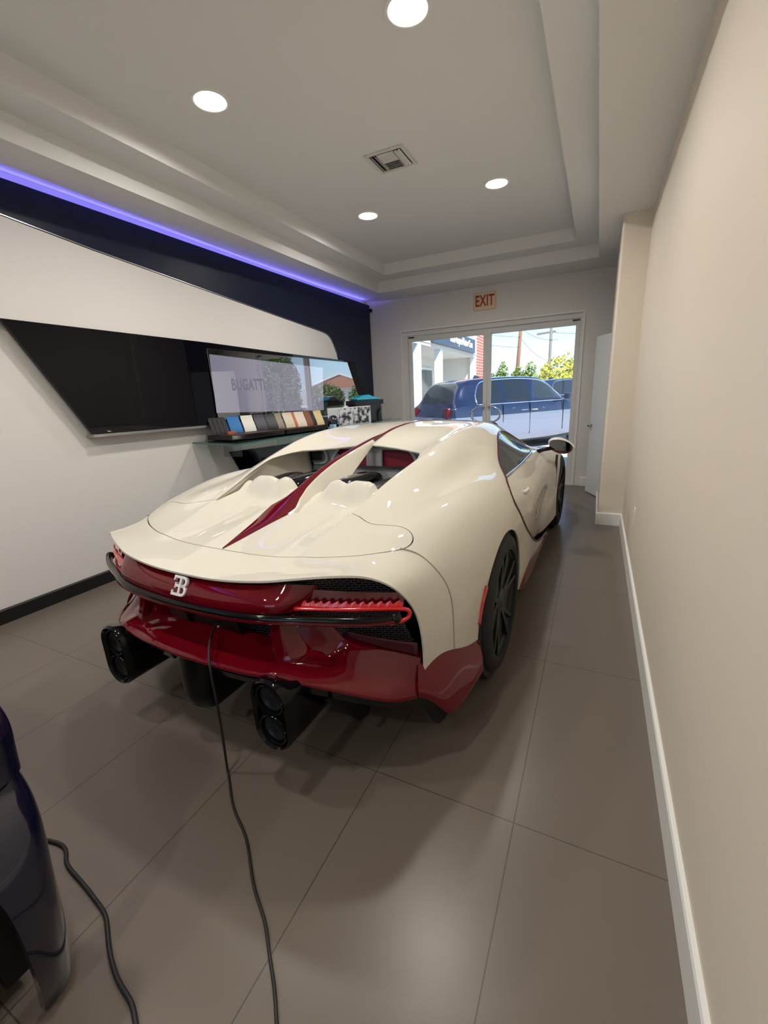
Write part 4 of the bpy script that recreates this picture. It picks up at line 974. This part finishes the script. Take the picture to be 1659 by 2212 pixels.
mb.lathe([(.001, -.012), (.05, -.015), (.055, -.05)], 'x', (-.055, -.50, .33), 24).build('rim', m_rim, t, smooth=True, split=40)
MB().box(-1.6, -.30, -2.4, -.06, .02, .53).build('underbody', m_sblack, t)

# ================================================================== OUTSIDE
m_asph = mat('forecourt', (.42, .41, .40), .85); noise_colour(m_asph, (.50, .49, .48), (.60, .59, .57), 3, 5)
GZ = -.12
structure(MB().box(-60, 60, YE+.17, 90, GZ-.2, GZ).box(-60, 60, -70, YB-.2, GZ-.2, GZ).build('ground_outside', m_asph))
structure(MB().box(-6, 4, YE+.17, YE+.9, GZ, -.02).build('ground_step', mat('concrete', (.5, .49, .47), .8)))

# ---------------------------------------------------------------- SUV
m_suv = mat('suv_blue', (.006, .016, .060), .2, coat=1, metal=.4)
m_suvlo = mat('suv_lower_sheen', (.26, .29, .40), .14, metal=.8, coat=1)  # pale tone stands in for the bright ground mirrored in the lower doors
m_glass2 = mat('suv_glass', (.012, .018, .028), .03, spec=.5)
def suv(label, loc, rot):
    """local: x forward, y left, z up; rear bumper at x = 0"""
    t = empty('suv', label, 'car', loc, rot, 'blue estate cars parked outside')
    Ls, W2 = 5.3, 1.0
    prof = [  # x, belt z, roof z (None: no cabin), half width at belt, half width of the roof
        (0.0, .55, .72, .80, .70), (.06, .95, 1.02, .90, .70), (.16, 1.13, 1.20, .93, .70), (.42, 1.17, 1.62, .95, .68), (.62, 1.18, 1.755, .96, .68), (1.0, 1.185, 1.805, .97, .69), (1.8, 1.19, 1.835, .975, .70), (2.6, 1.19, 1.825, .975, .70), (3.0, 1.18, 1.775, .97, .68), (3.35, 1.17, 1.60, .965, .67), (3.75, 1.15, 1.33, .955, .67), (4.0, 1.13, 1.175, .95, .70), (4.5, 1.10, 1.135, .94, .70), (5.0, 1.06, 1.09, .92, .68), (5.22, .98, 1.0, .88, .66), (5.3, .75, .78, .82, .6)]
    rows = []
    for x, b, r, wb, wr in prof:
        e = 0 if .1 < x < 5.2 else .05
        rows.append([(x, 0, r), (x, wr*.55, r-.004), (x, wr*.88, r-.02), (x, wr, r-.045), (x, wr*.55+wb*.45, (r-.045)*.55+b*.45), (x, wb-.015, b+.02), (x, wb, b-.03), (x, wb+.025, b-.25), (x, wb+.03, .62+e), (x, wb+.02, .42+e), (x, wb-.04, .28+e)])
    V, F = surf(rows, 5, 4)
    V = V.copy()
    wz = lambda P, a: .42-np.hypot(P[:, 0]-a, P[:, 2]-.40)
    V, F = clip(V, F, lambda P: np.where(P[:, 1] > .6, wz(P, 1.05), -1)); V, F = clip(V, F, lambda P: np.where(P[:, 1] > .6, wz(P, 4.35), -1))
    # side windows
    SW = [[(1.98, 1.225), (1.90, 1.70), (1.75, 1.735), (1.2, 1.72), (.95, 1.67), (.72, 1.40), (.70, 1.25)], [(2.86, 1.225), (2.75, 1.715), (2.05, 1.74), (2.10, 1.225)], [(3.62, 1.215), (3.72, 1.27), (3.30, 1.52), (3.0, 1.66), (2.85, 1.70), (2.95, 1.22)]]
    SW = [[(1.55, 1.225), (1.55, 1.735), (1.2, 1.72), (.98, 1.67), (.78, 1.40), (.76, 1.25)], [(2.50, 1.225), (2.42, 1.735), (1.63, 1.745), (1.63, 1.225)], [(3.66, 1.215), (3.70, 1.26), (3.34, 1.50), (3.02, 1.65), (2.60, 1.72), (2.66, 1.225)]]
    fs = [lambda P, w=w: np.maximum(sdf(w, P[:, 0], P[:, 2]), .6-P[:, 1]) for w in SW]
    RW = [(-.02, 1.24), (.62, 1.24), (.56, 1.70), (-.02, 1.72)]
    fr = lambda P: np.maximum(sdf(RW, P[:, 1], P[:, 2]), P[:, 0]-.62)
    FW = [(-.02, 1.22), (.74, 1.22), (.60, 1.72), (-.02, 1.75)]
    ff = lambda P: np.maximum(sdf(FW, P[:, 1], P[:, 2]), 2.9-P[:, 0])
    B_, BF_ = V, F
    for f in fs+[fr, ff]: V, F = clip(V, F, lambda P: -f(P))
    def mirY(V, F):
        V = np.asarray(V); Q = V[:, [1, 0, 2]]; Q, F2 = mirror(Q, F); return Q[:, [1, 0, 2]], F2
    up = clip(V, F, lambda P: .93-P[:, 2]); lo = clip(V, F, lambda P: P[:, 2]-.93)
    mesh('body_shell', *mirY(*up), m_suv, t, smooth=True, split=40)
    mesh('lower_body', *mirY(*lo), m_suvlo, t, smooth=True, split=40, label='lower flank with the ground reflection put into its pale colour')
    for f in fs:
        w = clip(B_, BF_, f)
        for s in (1, -1): mesh('side_window', w[0]*[1, s, 1], w[1] if s > 0 else flip(w[1]), m_glass2, t, smooth=True)
    mesh('rear_window', *mirY(*clip(B_, BF_, fr)), m_glass2, t, smooth=True); mesh('windshield', *mirY(*clip(B_, BF_, ff)), m_glass2, t, smooth=True)
    for s in (1, -1):
        fr_ = [(.74, 1.20), (.755, 1.40), (.96, 1.69), (1.2, 1.742), (1.9, 1.765), (2.62, 1.742), (3.04, 1.672), (3.36, 1.52), (3.74, 1.25)]
        def onb(x, z):
            i = np.argmin((B_[:, 0]-x)**2+(B_[:, 2]-z)**2+(B_[:, 1] < .3)*9); return (x, (B_[i, 1]+.006)*s, z)
        MB().tube([onb(*p) for p in cspl([(a, b, 0) for a, b in fr_], 3)[:, :2]], .014, 6).build('window_trim', m_chrome, t, smooth=True)
        MB().tube([onb(x, 1.195) for x in np.linspace(.72, 3.72, 12)], .012, 6).build('belt_strip', m_chrome, t, smooth=True)
        MB().box(2.10, 2.32, .985*s-.012, .985*s+.012, .985, 1.015).box(2.42, 2.64, .985*s-.012, .985*s+.012, .985, 1.015).build('door_handle', m_chrome, t, bevel=.004)
        MB().box(2.37, 2.376, 1.0*s-.012, 1.0*s+.008, .42, 1.19).box(3.55, 3.556, .99*s-.012, .99*s+.010, .45, 1.17).box(1.50, 1.506, 1.0*s-.012, 1.0*s+.008, .75, 1.19).build('door_gap', m_sblack, t)
        MB().box(3.50, 3.66, (1.02*s if s > 0 else -1.22), (1.22 if s > 0 else -1.02), 1.20, 1.36).build('mirror_housing', m_suv, t, bevel=.04, bseg=3)
        MB().box(.6, 4.9, .90*s-.03, .90*s+.03, .24, .33).build('rocker', m_sblack, t)
        MB().box(.03, .12, .70*s-.07, .70*s+.07, .92, 1.16).build('tail_light', m_taild, t, bevel=.015)
        for ax in (1.05, 4.35):
            w = MB().lathe([(.27, 0), (.36, .0), (.385, -.03), (.385, -.22), (.27, -.24)], 'x', (0, 0, 0), 40, True).build('tyre', m_rubber, t, smooth=True, split=45)
            w.matrix_local = Matrix.Translation((ax, .96*s, .385)) @ Matrix.Rotation(math.radians(90)*s, 4, 'Z')
            mb = MB().lathe([(.27, -.01), (.26, -.05), (.001, -.06)], 'x', (0, 0, 0), 32)
            for k in range(7): mb.box(-.03, -.005, -.025, .025, .04, .26, Matrix.Rotation(2*math.pi*k/7, 4, 'X'))
            mb.build('rim', m_steel, w, smooth=True, split=40)
    MB().box(.15, 5.1, -.85, .85, .26, .5).build('underbody', m_sblack, t)
    MB().prism([(1.35, 1.80), (1.62, 1.83), (1.42, 1.90)], 'y', -.025, .025).build('roof_antenna', m_suv, t, bevel=.006)
    MB().box(-.03, .10, -.86, .86, .42, .70).build('rear_bumper', m_suv, t, bevel=.04, bseg=3)
    return t
ang = math.radians(53)
d = Vector((math.cos(ang), math.sin(ang), 0)); nrm = Vector((-d.y, d.x, 0))
corner = Vector((-2.86, 9.75, GZ)); org = corner+nrm*.95-d*.18
s1 = suv('dark blue estate car parked just outside the glass doors', org, ang)
s2 = copy_tree(s1); s2['label'] = 'second dark blue car farther off behind the bonnet of the first'
s2.location = Vector((-2.75, 18.3, GZ)); s2.rotation_euler = (0, 0, ang-.05)

# ---------------------------------------------------------------- neighbouring building with sign
m_stucco = mat('stucco', (.66, .65, .62), .8)
m_brick = mat('red_brick', (.4, .1, .08), .85); brick_colour(m_brick, (.42, .10, .075), (.50, .14, .10), (.62, .55, .50), .34, .13, .014, .5, rot=(math.radians(90), 0, 0))
m_whitep = mat('white_post', (.72, .78, .84), .5)
m_sign = mat('sign_board', (.028, .04, .085), .35)
m_signtxt = mat('sign_letters', (.85, .85, .85), .5)
t = empty('corner_building', 'white building with brick end and covered front across the forecourt', 'building', (-5.19, 13.42, GZ), math.radians(91))
# local x runs along the front away from the viewer, -y faces the forecourt
MB().box(-9, 7.4, 1.5, 6.5, 0, 3.3).build('wall', m_stucco, t)
MB().box(7.52, 10.4, -.05, 6.5, 0, 6.8).box(5.2, 7.52, .12, 6.5, 4.1, 6.8).build('brick_tower', m_brick, t)
MB().box(7.3, 7.5, .1, 1.5, 0, 3.0).build('side_wall', m_stucco, t)
MB().box(-9, 7.4, -.12, 1.6, 2.98, 3.07).build('canopy', m_stucco, t)
MB().box(-9, 7.4, -.14, .05, 3.07, 3.15).box(-9, 7.4, .0, .1, 3.07, 4.3).build('fascia', m_stucco, t)
for x in (-6, -.25, 2.0, 7.2): MB().box(x-.14, x+.14, -.12, .10, 0, 2.98).build('post', m_whitep, t)
MB().box(7.0, 7.5, -.10, .12, 3.0, 4.0).build('post', m_whitep, t)
for x0, x1 in ((-5.5, -3.4), (-.1, 1.7), (2.5, 3.6), (4.1, 5.6)):
    w = MB().box(x0, x1, 1.44, 1.52, .1, 2.55).build('window', m_whitep, t); MB().box(x0+.08, x1-.08, 1.42, 1.46, .2, 2.45).build('pane', mat('shop_glass', (.10, .12, .12), .1), w)
MB().box(.75, 6.6, -.24, -.14, 3.10, 3.66).build('sign', m_sign, t, bevel=.01)
text_mesh('sign_lettering', 'Rolls-Royce Motor Cars', .40, m_signtxt, Matrix.Translation((4.35, -.25, 3.40)) @ EX, t, .01, xscale=.86, bold=.006)
structure(MB().box(-30, -9.5, 26, 34, GZ, 3.0).build('wall_far', m_stucco))

# ---------------------------------------------------------------- trees, hedges
def leaf_mat(n, a, b):
    m = mat(n, a, .6); nt = m.node_tree; p = nt.nodes['Principled BSDF']
    oi = nt.nodes.new('ShaderNodeTexCoord'); nz = nt.nodes.new('ShaderNodeTexNoise'); nz.inputs['Scale'].default_value = 3.1; nz.inputs['Detail'].default_value = 5
    cr = nt.nodes.new('ShaderNodeValToRGB'); cr.color_ramp.elements[0].position = .38; cr.color_ramp.elements[1].position = .62
    cr.color_ramp.elements[0].color = (*a, 1); cr.color_ramp.elements[1].color = (*b, 1)
    nt.links.new(oi.outputs['Object'], nz.inputs['Vector']); nt.links.new(nz.outputs['Fac'], cr.inputs['Fac']); nt.links.new(cr.outputs['Color'], p.inputs['Base Color'])
    p.inputs['Subsurface Weight'].default_value = 0
    return m
m_leafy = leaf_mat('leaf_yellow', (.30, .34, .03), (.62, .56, .05))
m_leafg = leaf_mat('leaf_green', (.08, .16, .03), (.26, .34, .07))
m_leafd = leaf_mat('leaf_dark', (.045, .095, .02), (.14, .22, .05))
m_bark = mat('bark', (.12, .085, .06), .9)
rng = np.random.default_rng(3)
def leaves(n, blobs, size):
    """leaf quads over ellipsoid blobs (centre, radii)"""
    vol = np.array([r[0]*r[1]*r[2] for c, r in blobs])**.7; cnt = (n*vol/vol.sum()).astype(int); V = []; F = []
    for (c, r), k in zip(blobs, cnt):
        d = rng.normal(size=(k, 3)); d /= np.linalg.norm(d, axis=1)[:, None]; rad = rng.uniform(.72, 1.03, k)[:, None]
        P = np.array(c)+d*rad*np.array(r)
        A = rng.normal(size=(k, 3)); A /= np.linalg.norm(A, axis=1)[:, None]; B = np.cross(A, d+rng.normal(size=(k, 3))*.7); B /= np.linalg.norm(B, axis=1)[:, None]
        s = size*rng.uniform(.6, 1.25, k)[:, None]
        for p, a, b in zip(P, A*s, B*s*.55):
            i = len(V); V += [p-a, p+b*.9, p+a, p-b*.9]; F.append((i, i+1, i+2, i+3))
    return V, F
def plant(name, label, cat, loc, blobs, n, size, m, trunk=None, group=None):
    t = empty(name, label, cat, loc, 0, group)
    V, F = leaves(n, blobs, size); mesh('foliage', V, F, m, t)
    if trunk: MB().tube([(0, 0, 0), (.05, .02, trunk*.5), (0, .05, trunk)], [.16, .12, .07], 8).build('trunk', m_bark, t, smooth=True)
    return t
plant('bush', 'big round yellow green bush behind the parked cars', 'bush', (-1.7, 24.6, GZ), [((0, 0, 1.75), (1.05, 1.0, 1.35)), ((-.4, .1, 1.2), (1.0, .9, 1.1)), ((.7, .2, 1.5), (.9, .9, 1.2)), ((.1, 0, .7), (1.1, .9, .8))], 7000, .085, m_leafy, .9)
hx = [(-5.6, 25.2, 2.25), (-4.9, 25.0, 2.75), (-4.15, 25.4, 2.55), (-3.45, 25.1, 2.72), (-2.75, 25.6, 2.6)]
for k, (x, y, h) in enumerate(hx):
    plant('shrub', ['green shrub at the left of the far hedge row', 'tall pointed green shrub second in the far hedge row', 'green shrub below the leaning pole in the far row', 'green shrub right of the leaning pole in the far row', 'orange green shrub beside the yellow bush'][k], 'shrub', (x, y, GZ), [((0, 0, h*.45), (.55, .5, h*.5)), ((.1, .1, h*.75), (.32, .35, h*.32)), ((-.25, 0, h*.4), (.4, .4, h*.42))], 2200, .075, m_leafg if k < 4 else m_leafy, .6, 'shrubs beyond the cars')
# street on the right, seen in the display's reflection
plant('street_tree', 'tall pale green tree seen only as a reflection in the display', 'tree', (14.6, 21.5, GZ), [((0, 0, 3.6), (1.5, 1.4, 2.0)), ((-.7, .3, 2.6), (1.1, 1.1, 1.4)), ((.8, 0, 4.4), (1.2, 1.1, 1.5)), ((.2, 0, 5.6), (1.0, 1.0, 1.3))], 9000, .11, m_leafg, 2.4)
for k in range(4):
    plant('hedge_bush', ['dark green hedge bush nearest the white house', 'dark green hedge bush second along the street', 'dark green hedge bush third along the street', 'dark green hedge bush at the street end'][k], 'bush', (9.2+k*2.15, 24.6-k*1.75, GZ), [((0, 0, 1.2), (1.30, .9, 1.2)), ((.6, 0, 1.5), (.8, .7, .8)), ((-.6, .1, 1.4), (.8, .7, .8))], 3600, .10, m_leafd, .5, 'hedge along the street')
t = empty('bungalow', 'white gabled bungalow seen only as a reflection in the display', 'house', (21.5, 38, GZ), math.radians(-32))
MB().box(-3.2, 3.2, -2.2, 2.2, 0, 2.5).build('wall', m_stucco, t)
MB().add([(-3.7, -2.7, 2.4), (3.7, -2.7, 2.4), (3.7, 2.7, 2.4), (-3.7, 2.7, 2.4), (0, -2.7, 3.7), (0, 2.7, 3.7)], [(0, 4, 5, 3), (4, 1, 2, 5), (0, 1, 4), (3, 5, 2), (0, 3, 2, 1)]).build('roof', mat('roof_tile', (.42, .2, .14), .8), t)
MB().add([(-3.75, -2.75, 2.3), (-3.75, -2.75, 2.5), (0, -2.75, 3.62), (0, -2.75, 3.82), (3.75, -2.75, 2.3), (3.75, -2.75, 2.5)], [(0, 2, 3, 1), (2, 4, 5, 3)]).build('barge_board', m_whitep, t, solid=.05)
# poles and wires
m_wood = mat('pole_wood', (.20, .11, .07), .9); m_wood2 = mat('pole_grey', (.16, .15, .15), .9)
t = empty('utility_pole', 'leaning red brown utility pole behind the far hedge', 'pole', (-4.95, 30, GZ))
MB().tube([(0, 0, 0), (.30, .1, 6.4)], [.13, .10], 10).build('shaft', m_wood, t, smooth=True)
t = empty('utility_pole', 'grey utility pole with crossarm above the yellow bush', 'pole', (-2.93, 30.5, GZ))
MB().tube([(0, 0, 0), (0, 0, 5.05)], [.11, .085], 10).build('shaft', m_wood2, t, smooth=True)
MB().box(-.56, .56, -.05, .05, 4.72, 4.84, Matrix.Rotation(-.06, 4, 'Y')).build('crossarm', m_wood2, t)
for x in (-.45, -.2, .2, .45): MB().lathe([(.02, 4.8), (.04, 4.86), (.02, 4.93), (.001, 4.94)], 'z', (x, 0, .0), 8).build('insulator', m_whitep, t)
t = empty('utility_pole', 'utility pole with two crossarms seen only in the display', 'pole', (27.5, 50, GZ))
MB().tube([(0, 0, 0), (0, 0, 7.0)], [.13, .10], 10).build('shaft', m_wood2, t, smooth=True)
MB().box(-.8, .8, -.05, .05, 6.5, 6.6).box(-.7, .7, -.05, .05, 5.7, 5.8).build('crossarm', m_wood2, t)
mw = mat('wire_dark', (.05, .05, .055), .7)
for k, (p, q, lab) in enumerate([((-4.68, 30.05, 5.0), (-2.5, 30.5, 4.2), 'overhead wire from the leaning pole to the right'), ((-9, 27, 5.0), (-4.72, 30, 3.9), 'lower overhead wire left of the leaning pole'), ((-9, 27, 5.6), (-4.68, 30, 4.5), 'upper overhead wire left of the leaning pole'), ((-4.66, 30.1, 4.4), (-3.0, 31, 3.0), 'short wire sloping from the leaning pole into the hedge'), ((-2.93, 30.5, 4.66), (6, 34, 4.4), 'overhead wire leaving the crossarm pole to the right')]):
    p, q = Vector(p), Vector(q); pts = [p.lerp(q, i/10)-Vector((0, 0, .25*4*(i/10)*(1-i/10))) for i in range(11)]
    tag(MB().tube(pts, .012, 5).build('overhead_wire', mw, None, smooth=True), lab, 'wire', 'overhead wires')

# ================================================================== WORLD, SUN, CAMERA
w = bpy.data.worlds.new('sky'); SC.world = w; w.use_nodes = True; nt = w.node_tree
bg = nt.nodes['Background']; sk = nt.nodes.new('ShaderNodeTexSky')
sk.sky_type = 'HOSEK_WILKIE'
sk.turbidity = 3; sk.ground_albedo = .4
sd = Vector((.45, -.62, .72)).normalized(); sk.sun_direction = sd
nt.links.new(sk.outputs['Color'], bg.inputs['Color']); bg.inputs['Strength'].default_value = 6.5
L = bpy.data.lights.new('sun', 'SUN'); L.energy = 9; L.angle = .012; L.color = (1, .96, .9)
o = bpy.data.objects.new('sun', L); COL.objects.link(o); o.rotation_euler = sd.to_track_quat('Z', 'Y').to_euler(); o['kind'] = 'helper'

cam = bpy.data.cameras.new('camera'); co = bpy.data.objects.new('camera', cam); COL.objects.link(co)
cam.sensor_fit = 'VERTICAL'; cam.sensor_height = 24; cam.lens = 924.3/2212*24; cam.clip_start = .02; cam.clip_end = 300
def rotm(y, p, r):
    B = np.array([[1, 0, 0], [0, 0, -1], [0, 1, 0]], float)
    cy, sy = math.cos(y), math.sin(y); Ry = np.array([[cy, 0, -sy], [0, 1, 0], [sy, 0, cy]])
    cp, sp_ = math.cos(p), math.sin(p); Rx = np.array([[1, 0, 0], [0, cp, -sp_], [0, sp_, cp]])
    cr, sr = math.cos(r), math.sin(r); Rz = np.array([[cr, -sr, 0], [sr, cr, 0], [0, 0, 1]])
    return Rz @ Rx @ Ry @ B
M_ = rotm(-.4621, .26842, -.04827)
R_ = np.stack([M_[0], -M_[1], -M_[2]], 1)
mw_ = Matrix([list(R_[0])+[0], list(R_[1])+[0], list(R_[2])+[1.42], [0, 0, 0, 1]]); co.matrix_world = mw_
SC.camera = co
SC.view_settings.view_transform = 'Standard'; SC.view_settings.look = 'None'; SC.view_settings.gamma = 1; SC.view_settings.exposure = .28
SC.view_settings.use_curve_mapping = False
SC.cycles.use_denoising = True
SC.cycles.max_bounces = 8; SC.cycles.diffuse_bounces = 4; SC.cycles.glossy_bounces = 4; SC.cycles.transmission_bounces = 6; SC.cycles.caustics_reflective = False; SC.cycles.caustics_refractive = False
SC.cycles.sample_clamp_indirect = 6
